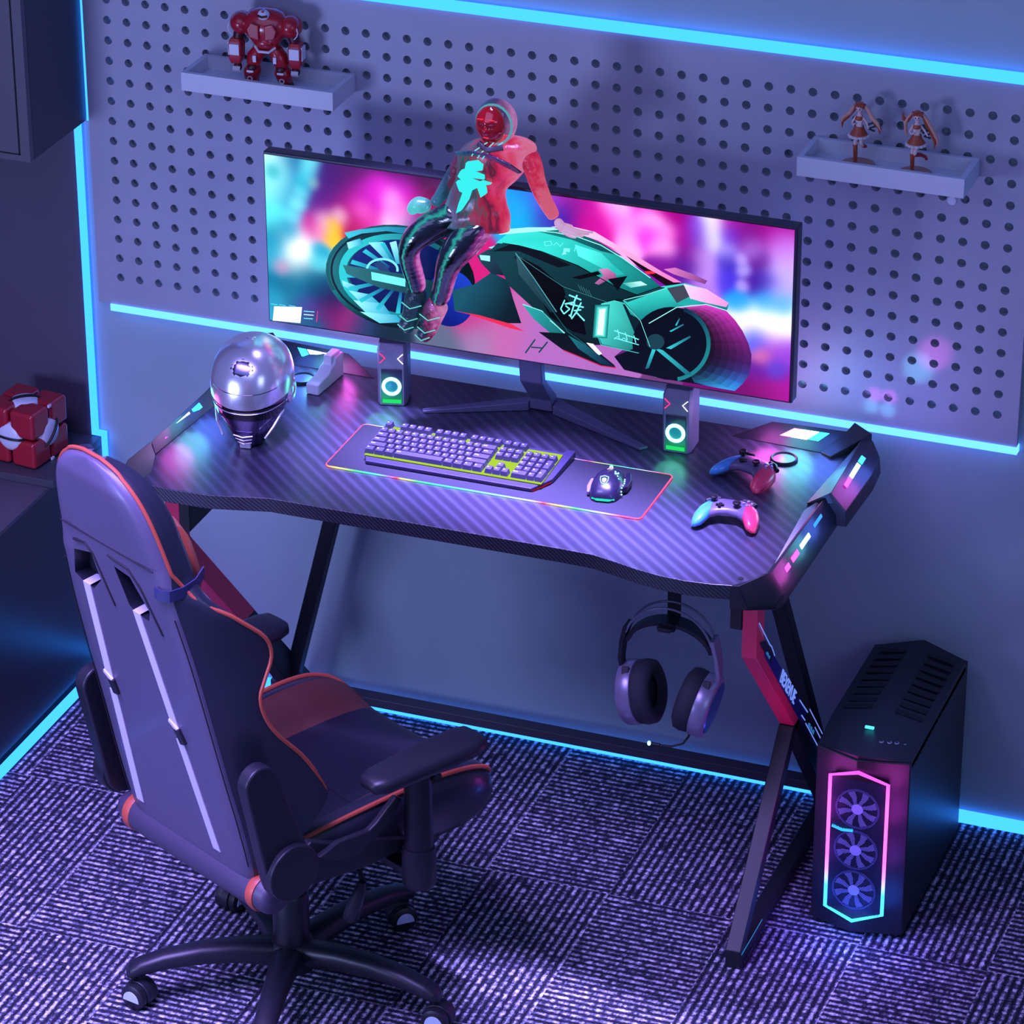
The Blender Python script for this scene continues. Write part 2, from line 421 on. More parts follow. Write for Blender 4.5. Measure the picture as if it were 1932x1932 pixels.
fa = arm([sec(-.372, 1.880, 1.014, 1.904, .978, 1.906, .945, 1.862), sec(-.45, 1.876, 1.014, 1.900, .966, 1.902, .940, 1.862),
          sec(-.765, 1.868, 1.010, 1.897, .962, 1.897, .936, 1.855), sec(-.792, 1.852, 1.009, 1.888, .955, 1.888, .936, 1.84),
          [(1.80, -.838, .946), (1.80, -.838, 1.0), (1.819, -.838, 1.003), (1.838, -.834, .955), (1.838, -.834, .946)]], 'side_armour')
MB().prism([(1.862, -.75), (1.847, -.465), (1.870, -.382), (1.875, -.40), (1.867, -.76)], 1.0005, 1.0035).build('inner_plate', plate, fa, smooth=None)
F_ = ((1.868, -.765, 1.010), (1.876, -.45, 1.014), (1.900, -.45, .966), (1.897, -.765, .962))
for uv, m in (((.17, .36, .25, .56), L_MAG), ((.31, .34, .44, .54), L_MAG), ((.50, .34, .69, .52), L_WHT), ((.80, .30, .97, .44), L_BLU)): quad_led(fa, F_, uv, m)
# left side armour
la = MB()
la.prism([(.424, -.705, 1.001), (.442, -.43, 1.001), (.445, -.20, 1.001), (.412, -.16, 1.03), (.417, -.43, 1.03), (.413, -.70, 1.03)], .955, 1.0)
la = la.build('side_armour', blk, desk, bevel=.002)
F_ = ((.413, -.70, 1.03), (.417, -.43, 1.03), (.442, -.43, 1.001), (.424, -.705, 1.001))
for uv, m in (((.20, .25, .33, .55), L_MAG), ((.36, .25, .66, .55), L_WHT), ((.71, .25, .85, .58), L_CYN)): quad_led(la, F_, uv, m)
MB().add([(.413, -.702, 1.03), (.404, -.80, 1.03), (.410, -.827, 1.028), (.452, -.852, 1.001), (.452, -.786, 1.001), (.424, -.705, 1.001),
          (.40, -.702, .955), (.392, -.80, .955), (.398, -.835, .958), (.452, -.862, .955), (.46, -.786, .966), (.43, -.705, .966)],
         [(0, 5, 4, 3, 2, 1), (0, 1, 7, 6), (1, 2, 8, 7), (2, 3, 9, 8), (3, 4, 10, 9), (4, 5, 11, 10), (5, 0, 6, 11), (6, 7, 8, 9, 10, 11)]).build('front_armour', blk, desk, bevel=.0015, smooth=30)
# ---- legs: side frames (profile in y,z) extruded along x
def side(prof, x0, x1, name, m, parent=desk):
    T = axes((0, 1, 0), (0, 0, 1), (1, 0, 0))
    return MB().prism(prof, x0, x1, T=T).build(name, m, parent, bevel=.002, smooth=30)
for xa, xb, outer in ((1.788, 1.823, 1), (.440, .475, -1)):
    lg = side([(-.702, .968), (-.702, .757), (-.395, .424), (-.325, .424), (-.653, .783), (-.653, .968)], xa, xb, 'leg', red_m)
    side([(-.395, .423), (-.086, .05), (-.086, .0), (-.02, .0), (-.02, .092), (-.325, .423)], xa, xb, 'rear_leg', blk, lg)
    side([(-.397, .423), (-.757, .045), (-.757, .0), (-.712, .0), (-.712, .046), (-.345, .423)], xa, xb, 'front_leg', blk, lg)
    side([(-.711, .0), (-.711, .034), (-.087, .034), (-.087, .0)], xa, xb, 'foot_rail', blk, lg)
    xi = xa-.026 if outer > 0 else xb
    MB().box((xi, -.705, .822), (xi+.026, -.40, .966)).build('leg_bracket', blk, lg, bevel=.002)
    if outer > 0: right_leg = lg
MB().beam((1.842, -.11, .06), (1.584, -.11, .968), .036, .036, up=(0, 1, 0)).build('rear_strut', blk, desk, bevel=.003)
MB().beam((.448, -.11, .05), (.683, -.11, .968), .034, .036, up=(0, 1, 0)).build('rear_strut', blk, desk, bevel=.003)
MB().box((.40, -.095, .074), (1.86, -.058, .097)).build('rear_crossbar', noisy('bar_metal', rgb(62, 60, 74), .4, .1, 30, .05), desk, bevel=.0015)
# printed panel on the right leg
dk = noisy('panel_print', rgb(34, 40, 120), .35, .2, 30, .05)
pn = side([(-.648, .735), (-.40, .465), (-.335, .395), (-.16, .205), (-.16, .262), (-.648, .776)], 1.823, 1.8245, 'lettered_panel', dk, right_leg)
dkv = mat('panel_dark', rgb(24, 22, 60), .4)
side([(-.335, .397), (-.162, .21), (-.162, .262), (-.30, .408)], 1.8245, 1.8249, 'panel_tail', dkv, pn)
side([(-.69, .792), (-.645, .742), (-.60, .690), (-.585, .712), (-.648, .776)], 1.8245, 1.8249, 'panel_corner', dkv, pn)
prn = glow('print_blue', rgb(120, 150, 255), .9); prc = glow('print_cyan', rgb(60, 150, 235), .7)
d_ = Vector((0, .69, -.724)); n_ = Vector((0, .724, .69))
def on_panel(c, s): return axes(d_, n_, (1, 0, 0), c)
text('lettering', 'BEXEVUE', .042, on_panel((1.8252, -.462, .560), 1), prn, pn, sx=1.0, bold=.0003)
for cy_c, cz_c, n_b, hh in ((-.262, .345, 9, .008), (-.625, .728, 5, .006)):
    mk_ = MB()
    for k in range(n_b):
        c_ = Vector((1.8252, cy_c, cz_c)) + d_*((k-(n_b-1)/2)*.0085)
        mk_.beam(c_-n_*hh*.6, c_+n_*hh*(.6 if k % 3 else .2), .0006, .0026, up=d_)
    mk_.build('printed_marks', prc, pn, smooth=None)
ln = MB()
for a, c in (((-.70, .845), (-.615, .748)), ((-.615, .748), (-.600, .735)), ((-.600, .735), (-.575, .700)), ((-.365, .475), (-.33, .44)), ((-.33, .44), (-.295, .405)),
             ((-.31, .385), (-.165, .225)), ((-.28, .405), (-.165, .277)), ((-.345, .425), (-.315, .395)), ((-.23, .33), (-.165, .257))):
    ln.beam((1.8253, *a), (1.8253, *c), .0006, .0028, up=(0, .7, .7))
ln.build('printed_lines', prn, pn, smooth=None)
MB().beam((1.8238, -.75, .036), (1.8238, -.60, .036), .001, .002).build('edge_line', prc, right_leg, smooth=None)
# headset hook under the top
hk = MB(); hk.box((1.588, -.602, .757), (1.618, -.597, .967)); hk.box((1.588, -.640, .752), (1.618, -.597, .757)); hk.box((1.588, -.645, .752), (1.618, -.640, .770))
hk.build('headset_hook', blk, desk, bevel=.001)
# picture on the monitor: flat coloured shapes in 0.1 mm on the panel, and soft colour spots of the blurred street behind
ART = [
([(5001,1519),(4935,1301),(4818,1091),(4653,894),(4443,716),(4196,564),(3918,442),(3618,353),(3306,301),(2990,288),(2681,313),(2388,377),(2120,478),(1887,611),(1694,774),(1549,961),(1455,1166),(1416,1383),(1432,1605),(1503,1825),(1626,2036),(1798,2232),(2012,2407),(2263,2556),(2542,2674),(2841,2758),(3150,2806),(3461,2816),(3765,2789),(4052,2724),(4313,2625),(4542,2493),(4731,2334),(4875,2151),(4970,1950),(5012,1738)],(4,18,28),(20,120,130),(2493,1521),(1455,1562)),
([(1560,965),(1497,1085),(1454,1211),(1431,1340),(1427,1472),(1444,1605),(1479,1736),(1534,1866),(1608,1992),(1699,2113),(1807,2228),(1930,2335),(2067,2433),(2217,2522),(2377,2600),(2546,2667),(2723,2721),(2904,2763),(3089,2792),(3275,2807),(3460,2808),(3642,2796),(3820,2771),(3991,2732),(4154,2681),(4306,2618),(4447,2543),(4574,2458),(4687,2363),(4784,2259),(4865,2147),(4791,2109),(4714,2213),(4621,2311),(4512,2400),(4390,2480),(4255,2550),(4109,2609),(3953,2657),(3790,2693),(3620,2717),(3445,2728),(3268,2727),(3090,2713),(2914,2686),(2740,2647),(2572,2596),(2410,2534),(2258,2461),(2115,2378),(1984,2286),(1867,2186),(1765,2078),(1678,1965),(1608,1847),(1556,1726),(1522,1603),(1507,1479),(1512,1356),(1535,1235),(1576,1117),(1636,1004)],(14,90,100),(4,24,36),(1956,2437),(4066,763)),
([(3879,528),(3627,453),(3364,405),(3097,386),(2833,396),(2578,435),(2339,503),(2122,596),(1933,714),(1775,852),(1654,1008),(1572,1178),(1531,1357),(1532,1541),(1576,1725),(1659,1904),(1782,2074),(1940,2232),(2129,2372),(2344,2492),(2580,2589),(2832,2661),(3093,2705),(3356,2721),(3616,2709),(3866,2669),(4100,2602),(4312,2510),(4498,2394),(4653,2258),(4774,2106),(4722,2079),(4605,2224),(4455,2354),(4275,2464),(4069,2552),(3842,2616),(3600,2654),(3349,2665),(3094,2650),(2842,2608),(2598,2540),(2370,2448),(2162,2333),(1980,2200),(1828,2050),(1710,1888),(1629,1717),(1588,1542),(1588,1368),(1628,1197),(1708,1036),(1825,887),(1978,755),(2162,644),(2372,555),(2603,491),(2850,453),(3105,444),(3363,462),(3617,507),(3861,578)],(6,26,40)),
([(3881,615),(3677,553),(3465,511),(3250,489),(3034,488),(2824,508),(2622,549),(2433,609),(2261,688),(2109,784),(1979,895),(1876,1019),(1800,1154),(1754,1296),(1738,1443),(1752,1592),(1796,1740),(1869,1884),(1969,2021),(2095,2149),(2244,2265),(2413,2367),(2598,2453),(2797,2522),(3004,2571),(3217,2601),(3430,2610),(3640,2599),(3844,2568),(4036,2518),(4213,2448),(4101,2298),(3942,2356),(3771,2399),(3590,2425),(3403,2434),(3214,2426),(3025,2402),(2842,2361),(2666,2304),(2503,2232),(2354,2148),(2223,2051),(2113,1945),(2025,1830),(1962,1711),(1925,1588),(1914,1464),(1930,1341),(1973,1223),(2042,1111),(2135,1008),(2250,916),(2386,836),(2540,770),(2708,719),(2887,685),(3074,668),(3265,669),(3456,687),(3643,721),(3823,772)],(40,190,200),(20,90,110),(1922,1030),(3470,588)),
([(4702,1547),(4654,1392),(4566,1243),(4441,1103),(4283,977),(4095,870),(3884,783),(3657,721),(3419,685),(3179,676),(2943,695),(2719,741),(2515,812),(2336,908),(2187,1023),(2074,1156),(2001,1302),(1968,1456),(1978,1613),(2029,1769),(2120,1919),(2249,2059),(2410,2183),(2600,2289),(2811,2373),(3039,2433),(3275,2467),(3513,2474),(3745,2454),(3965,2408),(4166,2337),(4343,2243),(4489,2129),(4601,1998),(4675,1855),(4709,1703)],(14,30,110),(4,14,60),(2505,2122),(3477,1072)),
([(5015,1312),(5005,1193),(4977,1074),(4933,960),(4874,853),(4800,758),(4715,676),(4622,611),(4522,564),(4419,537),(4316,531),(4216,546),(4123,582),(4039,637),(3967,710),(3909,798),(3866,899),(3841,1010),(3834,1128),(3844,1247),(3873,1366),(3918,1481),(3978,1587),(4052,1682),(4137,1762),(4231,1827),(4330,1872),(4433,1898),(4535,1904),(4633,1888),(4726,1853),(4809,1798),(4881,1726),(4938,1639),(4981,1539),(5006,1429)],(20,60,190),(10,20,110),(4861,1686),(4261,552)),
([(2469,2275),(2826,2349),(3017,1960),(2897,1902)],(150,240,250),(20,150,190),(2469,2275),(3017,1960)),
([(2985,2353),(3143,2416),(3253,1877),(3134,1859)],(150,240,250),(20,150,190),(2985,2353),(3253,1877)),
([(1808,1254),(2246,1161),(2162,1007),(1844,1119)],(150,240,250),(20,150,190),(1808,1254),(2162,1007)),
([(1963,1037),(2482,1017),(2718,832),(2237,797)],(150,240,250),(20,150,190),(1963,1037),(2718,832)),
([(2078,812),(2798,845),(2992,593),(2431,504)],(150,240,250),(20,150,190),(2078,812),(2992,593)),
([(2232,553),(3112,612),(3269,455),(2708,345)],(150,240,250),(20,150,190),(2232,553),(3269,455)),
([(1950,2197),(2272,2345),(2349,2237),(1986,2043)],(150,240,250),(20,150,190),(1950,2197),(2349,2237)),
([(3208,1234),(3097,650),(3208,658),(3272,1239)],(40,190,210),(12,60,130),(3152,654),(3240,1237)),
([(3037,1253),(2599,686),(2698,650),(3094,1233)],(40,190,210),(12,60,130),(2648,668),(3066,1243)),
([(2903,1318),(2200,851),(2272,777),(2944,1275)],(40,190,210),(12,60,130),(2236,814),(2923,1297)),
([(2824,1418),(1962,1121),(1996,1020),(2844,1360)],(40,190,210),(12,60,130),(1979,1070),(2834,1389)),
([(2813,1539),(1917,1455),(1909,1341),(2809,1474)],(40,190,210),(12,60,130),(1913,1398),(2811,1506)),
([(2871,1663),(2073,1803),(2024,1694),(2843,1601)],(40,190,210),(12,60,130),(2049,1748),(2857,1632)),
([(2990,1773),(2406,2114),(2322,2025),(2943,1722)],(40,190,210),(12,60,130),(2364,2070),(2966,1747)),
([(3151,1851),(2864,2343),(2759,2288),(3092,1820)],(40,190,210),(12,60,130),(2811,2316),(3121,1836)),
([(3332,1888),(3381,2459),(3270,2444),(3269,1880)],(40,190,210),(12,60,130),(3325,2451),(3301,1884)),
([(2400,1556),(2395,1589),(2396,1623),(2402,1657),(2413,1691),(2430,1725),(2451,1758),(2477,1790),(2508,1821),(2542,1849),(2580,1874),(2620,1897),(2663,1917),(2707,1933),(2753,1946),(2799,1955),(2845,1960),(2891,1961),(2935,1958),(2977,1951),(3016,1941),(3053,1927),(3086,1909),(3115,1888),(3140,1864),(3160,1837),(3176,1808),(3186,1777),(3190,1744),(3190,1711),(3184,1677),(3129,1678),(3134,1706),(3135,1733),(3131,1759),(3122,1784),(3109,1807),(3092,1828),(3070,1847),(3045,1864),(3017,1878),(2985,1889),(2951,1898),(2915,1903),(2877,1905),(2838,1904),(2798,1899),(2758,1891),(2719,1881),(2681,1867),(2644,1851),(2609,1832),(2577,1811),(2548,1788),(2522,1764),(2499,1738),(2481,1711),(2467,1683),(2457,1656),(2452,1628),(2451,1601),(2455,1575)],(120,220,230)),
([(2577,1774),(2738,1878),(2895,1782),(3010,1600),(2733,1638)],(30,60,110)),
([(1837,1641),(1932,1434),(2725,1216),(3399,1180),(4030,1078),(4115,1571),(3288,1643),(2495,1641)],(40,110,120),(14,50,66),(1856,1583),(3873,1134)),
([(2525,1574),(3346,1532),(3343,1339),(2537,1383)],(110,245,245)),
([(1896,2428),(2277,2564),(2913,2730),(3503,2786),(3699,2736),(3540,2614),(2911,2619),(2314,2470),(1993,2303)],(60,190,215),(20,110,150),(1956,2437),(3503,2746)),
([(4467,1426),(4978,1645),(5408,2008),(5796,1871),(5911,1453),(6105,886),(5637,812),(5090,925),(4521,935)],(20,78,100),(6,20,30),(4859,1487),(5871,969)),
([(4521,935),(5090,925),(5871,829),(6182,699),(5832,723),(4855,908)],(220,40,80)),
([(5061,2350),(5334,2549),(5875,2591),(6029,2143),(5951,1973),(5408,1969),(5176,2170)],(30,70,90),(10,18,34),(5178,2447),(5874,2001)),
([(5119,2379),(5372,2397),(5371,2259),(5157,2266)],(150,240,245)),
([(5334,2588),(5876,2826),(6107,2802),(5566,2564)],(120,235,240)),
([(5782,2980),(6359,3164),(6894,3244),(7427,3168),(7959,3054),(8492,2805),(9100,2451),(9329,2272),(9105,2101),(8882,1890),(9260,1852),(9079,1352),(8889,1400),(9126,767),(8862,605),(7981,661),(7636,605),(6979,858),(6282,1384),(5817,1747),(5586,2186),(5355,2505)],(16,58,70),(8,26,34),(6972,2710),(7749,862)),
([(5935,2475),(6166,2451),(6513,2327),(7090,1905),(7149,1717),(6610,1455),(6243,2011)],(5,6,12)),
([(6398,1798),(7091,1708),(7554,1267),(7634,844),(7326,874),(6785,1146)],(4,5,10)),
([(5433,2517),(5936,2788),(6628,2658),(7279,2464),(6973,2359),(6051,2610)],(10,14,26)),
([(5974,2559),(6398,2034),(6939,1289),(6785,1265),(6050,2060)],(46,86,100),(16,40,54),(6051,2492),(6823,1350)),
([(5782,2980),(6320,3158),(6894,3197),(7427,3168),(7959,3054),(8454,2826),(9100,2451),(9329,2272),(8881,1980),(8272,2128),(7432,2487),(6589,2692),(6051,2747),(5511,2725)],(50,215,205),(10,96,100),(6780,2915),(8956,2000)),
([(6320,3158),(6817,3290),(7427,3265),(7959,3093),(8453,2857),(7961,2899),(7276,3068)],(20,120,120),(12,70,84),(6588,3159),(8112,2922)),
([(7352,2963),(7961,2860),(8267,2596),(8496,2436),(8270,2362),(7964,2510),(7430,2702)],(90,250,240),(30,170,165),(7429,2857),(8344,2452)),
([(8452,2935),(8869,2785),(9796,2423),(9479,2296),(9175,2463),(8795,2676)],(26,6,18)),
([(8966,2578),(9173,2610),(9204,2560),(9005,2514)],(255,40,60)),
([(6798,3307),(7274,3378),(7805,3333),(8337,3092),(8868,2862),(9361,2627),(9814,2445),(9627,2416),(9060,2639),(8453,2915),(7883,3139),(7313,3248)],(245,205,235),(225,120,190),(6970,3294),(9626,2455)),
([(5590,3049),(6282,3211),(6856,3296),(6970,3255),(6282,3094),(5589,2932)],(160,245,235)),
([(7281,2171),(7889,2421),(7966,2354),(7472,2153)],(8,8,16)),
([(7908,2463),(8116,2514),(8307,2407),(8328,2254),(8119,2241),(7911,2092),(7816,2116),(8023,2344)],(215,130,190),(120,60,110),(7965,2471),(8195,2194)),
([(8119,2261),(8572,2409),(8498,2280),(8349,2022),(8272,2128)],(6,10,20)),
([(8461,2216),(8876,2331),(9028,2265),(8651,2140)],(190,245,240),(40,170,165),(8838,2294),(8500,2144)),
([(9397,2691),(9658,2770),(10071,2678),(10391,2573),(10337,2487),(9849,2567),(9624,2609)],(215,120,190),(120,60,130),(9472,2702),(10336,2525)),
([(8276,1795),(8504,1772),(8889,1400),(9126,787),(8900,611),(8000,684),(7902,887),(7972,1669)],(70,215,205),(16,76,84),(7975,1374),(8895,967)),
([(8467,1727),(8657,1718),(9003,1340),(9125,806),(8741,1101)],(8,30,40)),
([(7935,1517),(8076,1555),(8025,907),(7883,900)],(205,255,250)),
([(8465,1825),(9329,2272),(9889,2437),(10377,2377),(10886,2126),(10853,1946),(10385,2021),(9713,1845),(9079,1352),(8659,1502)],(52,205,195),(14,110,116),(9068,2056),(9266,1500)),
([(8465,1825),(9329,2272),(9480,2257),(8994,2006),(8580,1784)],(20,60,70)),
([(9480,2257),(9853,2392),(10044,2170),(9711,1942)],(60,64,80)),
([(9852,2412),(10377,2377),(10886,2126),(10833,2021),(10309,2055),(10028,2070)],(245,200,235),(225,140,210),(9928,2385),(10756,2087)),
([(9712,1915),(10046,2092),(10309,2055),(9975,1886)],(30,160,160)),
([(9079,1332),(9676,1819),(10347,2015),(10835,1936),(11218,1517),(11434,984),(11388,504),(11077,64),(10428,75),(9670,81),(9021,113),(8524,151),(8290,432),(8480,622),(8900,611),(9126,767)],(205,60,190),(20,14,60),(10314,1822),(10570,448)),
([(9676,1819),(10012,1939),(9993,1909),(9691,1817)],(225,90,205),(213,76,189),(9683,1818),(10004,1926)),
([(9689,1818),(9996,1913),(9977,1884),(9705,1816)],(202,81,184),(185,67,165),(9696,1817),(9988,1900)),
([(9703,1816),(9979,1888),(9961,1858),(9719,1814)],(173,70,158),(154,57,137),(9710,1815),(9971,1875)),
([(9717,1815),(9963,1862),(9945,1833),(9733,1813)],(140,58,128),(120,45,107),(9724,1814),(9955,1849)),
([(9730,1813),(9947,1837),(9929,1807),(9746,1811)],(105,45,96),(83,33,75),(9737,1812),(9939,1824)),
([(9744,1812),(9931,1811),(9913,1782),(9760,1810)],(68,31,63),(46,21,41),(9751,1811),(9923,1798)),
([(10012,1939),(10347,2015),(10292,1960),(9993,1909)],(225,80,200),(203,63,181),(10004,1926),(10323,1991)),
([(9996,1913),(10299,1967),(10244,1913),(9977,1884)],(202,72,180),(177,55,158),(9988,1900),(10276,1944)),
([(9979,1888),(10252,1920),(10197,1866),(9961,1858)],(173,63,154),(147,47,132),(9971,1875),(10228,1896)),
([(9963,1862),(10204,1873),(10149,1818),(9945,1833)],(140,52,125),(114,38,103),(9955,1849),(10180,1849)),
([(9947,1837),(10156,1825),(10101,1771),(9929,1807)],(105,41,94),(80,28,72),(9939,1824),(10132,1802)),
([(9931,1811),(10108,1778),(10053,1723),(9913,1782)],(68,28,62),(44,18,40),(9923,1798),(10084,1754)),
([(10347,2015),(10609,1994),(10529,1927),(10292,1960)],(215,66,192),(194,57,178),(10323,1991),(10574,1965)),
([(10299,1967),(10539,1936),(10459,1870),(10244,1913)],(193,60,173),(169,51,155),(10276,1944),(10504,1907)),
([(10252,1920),(10469,1878),(10388,1812),(10197,1866)],(165,52,148),(140,43,129),(10228,1896),(10434,1849)),
([(10204,1873),(10399,1820),(10318,1754),(10149,1818)],(134,44,120),(109,35,101),(10180,1849),(10364,1792)),
([(10156,1825),(10329,1763),(10248,1696),(10101,1771)],(101,34,91),(77,26,71),(10132,1802),(10293,1734)),
([(10108,1778),(10258,1705),(10177,1638),(10053,1723)],(66,24,59),(42,17,39),(10084,1754),(10223,1676)),
([(10609,1994),(10835,1936),(10731,1860),(10529,1927)],(205,60,188),(180,49,165),(10574,1965),(10790,1903)),
([(10539,1936),(10745,1869),(10641,1793),(10459,1870)],(184,55,169),(157,44,144),(10504,1907),(10700,1836)),
([(10469,1878),(10655,1803),(10551,1727),(10388,1812)],(158,48,145),(130,38,120),(10434,1849),(10610,1770)),
([(10399,1820),(10565,1737),(10461,1660),(10318,1754)],(128,40,118),(102,31,94),(10364,1792),(10519,1704)),
([(10329,1763),(10474,1670),(10370,1594),(10248,1696)],(96,32,89),(71,24,66),(10293,1734),(10429,1637)),
([(10258,1705),(10384,1604),(10280,1527),(10177,1638)],(63,23,58),(40,16,37),(10223,1676),(10339,1570)),
([(10835,1936),(11045,1743),(10916,1679),(10731,1860)],(190,52,175),(156,40,146),(10790,1903),(10989,1715)),
([(10745,1869),(10933,1687),(10805,1623),(10641,1793)],(171,47,157),(136,36,128),(10700,1836),(10877,1659)),
([(10655,1803),(10821,1631),(10693,1566),(10551,1727)],(146,42,135),(114,31,107),(10610,1770),(10765,1603)),
([(10565,1737),(10709,1575),(10581,1510),(10461,1660)],(119,35,110),(89,26,84),(10519,1704),(10653,1547)),
([(10474,1670),(10597,1519),(10468,1454),(10370,1594)],(90,28,83),(63,20,59),(10429,1637),(10541,1490)),
([(10384,1604),(10485,1462),(10356,1397),(10280,1527)],(59,21,55),(35,14,34),(10339,1570),(10429,1434)),
([(11045,1743),(11218,1517),(11066,1468),(10916,1679)],(165,42,155),(128,32,125),(10989,1715),(11152,1496)),
([(10933,1687),(11086,1474),(10934,1424),(10805,1623)],(149,38,140),(112,29,109),(10877,1659),(11020,1452)),
([(10821,1631),(10954,1431),(10802,1381),(10693,1566)],(127,34,120),(93,26,91),(10765,1603),(10888,1409)),
([(10709,1575),(10822,1388),(10669,1338),(10581,1510)],(104,29,98),(73,22,72),(10653,1547),(10755,1366)),
([(10597,1519),(10689,1344),(10536,1295),(10468,1454)],(79,24,74),(52,17,51),(10541,1490),(10623,1323)),
([(10485,1462),(10556,1301),(10403,1251),(10356,1397)],(52,18,49),(30,13,30),(10429,1434),(10490,1279)),
([(11218,1517),(11356,1246),(11182,1218),(11066,1468)],(135,34,132),(99,27,106),(11152,1496),(11280,1234)),
([(11086,1474),(11204,1221),(11030,1193),(10934,1424)],(122,31,119),(87,24,93),(11020,1452),(11128,1209)),
([(10954,1431),(11052,1197),(10878,1169),(10802,1381)],(105,28,102),(73,22,78),(10888,1409),(10976,1185)),
([(10822,1388),(10900,1172),(10725,1144),(10669,1338)],(86,24,84),(58,19,62),(10755,1366),(10824,1160)),
([(10689,1344),(10748,1148),(10573,1119),(10536,1295)],(65,20,64),(42,15,44),(10623,1323),(10672,1135)),
([(10556,1301),(10595,1123),(10420,1095),(10403,1251)],(44,16,43),(25,12,26),(10490,1279),(10519,1111)),
([(11356,1246),(11434,984),(11242,974),(11182,1218)],(105,28,112),(76,23,91),(11280,1234),(11351,980)),
([(11204,1221),(11267,976),(11075,966),(11030,1193)],(95,26,101),(67,21,80),(11128,1209),(11184,971)),
([(11052,1197),(11101,967),(10908,958),(10878,1169)],(82,23,87),(57,19,67),(10976,1185),(11017,963)),
([(10900,1172),(10933,959),(10741,949),(10725,1144)],(67,21,72),(45,17,53),(10824,1160),(10850,955)),
([(10748,1148),(10766,950),(10573,941),(10573,1119)],(52,17,55),(33,14,39),(10672,1135),(10682,946)),
([(10595,1123),(10598,942),(10405,932),(10420,1095)],(35,14,37),(21,11,23),(10519,1111),(10514,938)),
([(11434,984),(11426,747),(11227,751),(11242,974)],(80,24,96),(61,25,91),(11351,980),(11340,749)),
([(11267,976),(11253,751),(11054,755),(11075,966)],(72,22,87),(54,23,80),(11184,971),(11167,752)),
([(11101,967),(11080,754),(10881,759),(10908,958)],(63,20,75),(46,20,67),(11017,963),(10994,756)),
([(10933,959),(10907,758),(10708,762),(10741,949)],(52,18,62),(37,18,53),(10850,955),(10821,760)),
([(10766,950),(10734,762),(10535,766),(10573,941)],(41,16,48),(28,15,39),(10682,946),(10647,764)),
([(10598,942),(10561,766),(10361,770),(10405,932)],(28,13,33),(18,11,23),(10514,938),(10474,768)),
([(11426,747),(11388,504),(11182,525),(11227,751)],(64,26,96),(49,47,123),(11340,749),(11299,513)),
([(11253,751),(11209,522),(11004,543),(11054,755)],(58,24,87),(44,42,108),(11167,752),(11120,531)),
([(11080,754),(11030,540),(10825,561),(10881,759)],(51,22,75),(38,36,90),(10994,756),(10941,549)),
([(10907,758),(10852,558),(10645,579),(10708,762)],(42,19,62),(31,30,71),(10821,760),(10762,567)),
([(10734,762),(10672,576),(10466,597),(10535,766)],(33,16,48),(24,23,51),(10647,764),(10583,585)),
([(10561,766),(10493,594),(10286,615),(10361,770)],(24,13,33),(16,16,29),(10474,768),(10403,603)),
([(11388,504),(11252,264),(11053,303),(11182,525)],(52,50,130),(44,95,180),(11299,513),(11166,281)),
([(11209,522),(11079,298),(10880,337),(11004,543)],(47,46,117),(39,83,157),(11120,531),(10993,315)),
([(11030,540),(10906,332),(10707,371),(10825,561)],(42,40,101),(34,70,130),(10941,549),(10820,349)),
([(10852,558),(10733,366),(10534,405),(10645,579)],(35,34,83),(28,56,102),(10762,567),(10646,383)),
([(10672,576),(10560,400),(10360,439),(10466,597)],(28,27,63),(22,40,71),(10583,585),(10473,417)),
([(10493,594),(10386,434),(10187,473),(10286,615)],(21,20,42),(15,24,40),(10403,603),(10300,451)),
([(11252,264),(11077,64),(10888,117),(11053,303)],(46,100,190),(47,142,213),(11166,281),(10995,87)),
([(11079,298),(10912,110),(10723,164),(10880,337)],(42,90,171),(42,124,185),(10993,315),(10830,134)),
([(10906,332),(10748,157),(10559,210),(10707,371)],(37,78,146),(36,103,154),(10820,349),(10666,180)),
([(10733,366),(10583,203),(10394,256),(10534,405)],(31,64,119),(30,81,120),(10646,383),(10501,226)),
([(10560,400),(10418,249),(10229,302),(10360,439)],(25,50,90),(23,57,83),(10473,417),(10336,272)),
([(10386,434),(10254,296),(10064,349),(10187,473)],(19,34,59),(16,33,46),(10300,451),(10171,319)),
([(11077,64),(10768,68),(10611,101),(10888,117)],(50,150,225),(42,142,208),(10995,87),(10700,83)),
([(10912,110),(10631,97),(10474,129),(10723,164)],(46,135,202),(38,124,181),(10830,134),(10563,111)),
([(10748,157),(10494,125),(10337,158),(10559,210)],(40,116,173),(32,103,150),(10666,180),(10426,139)),
([(10583,203),(10357,154),(10199,186),(10394,256)],(34,95,140),(27,81,117),(10501,226),(10289,168)),
([(10418,249),(10220,182),(10062,215),(10229,302)],(27,72,105),(21,57,82),(10336,272),(10151,196)),
([(10254,296),(10083,210),(9925,243),(10064,349)],(20,48,68),(15,33,45),(10171,319),(10014,225)),
([(10768,68),(10428,79),(10306,95),(10611,101)],(44,150,220),(29,85,142),(10700,83),(10375,86)),
([(10631,97),(10322,93),(10199,109),(10474,129)],(40,135,198),(26,75,124),(10563,111),(10268,100)),
([(10494,125),(10215,107),(10093,123),(10337,158)],(36,116,169),(23,63,103),(10426,139),(10162,114)),
([(10357,154),(10109,121),(9986,137),(10199,186)],(30,95,137),(20,50,81),(10289,168),(10056,128)),
([(10220,182),(10002,135),(9880,151),(10062,215)],(24,72,103),(16,37,57),(10151,196),(9949,142)),
([(10083,210),(9896,149),(9773,165),(9925,243)],(18,48,67),(12,22,33),(10014,225),(9842,156)),
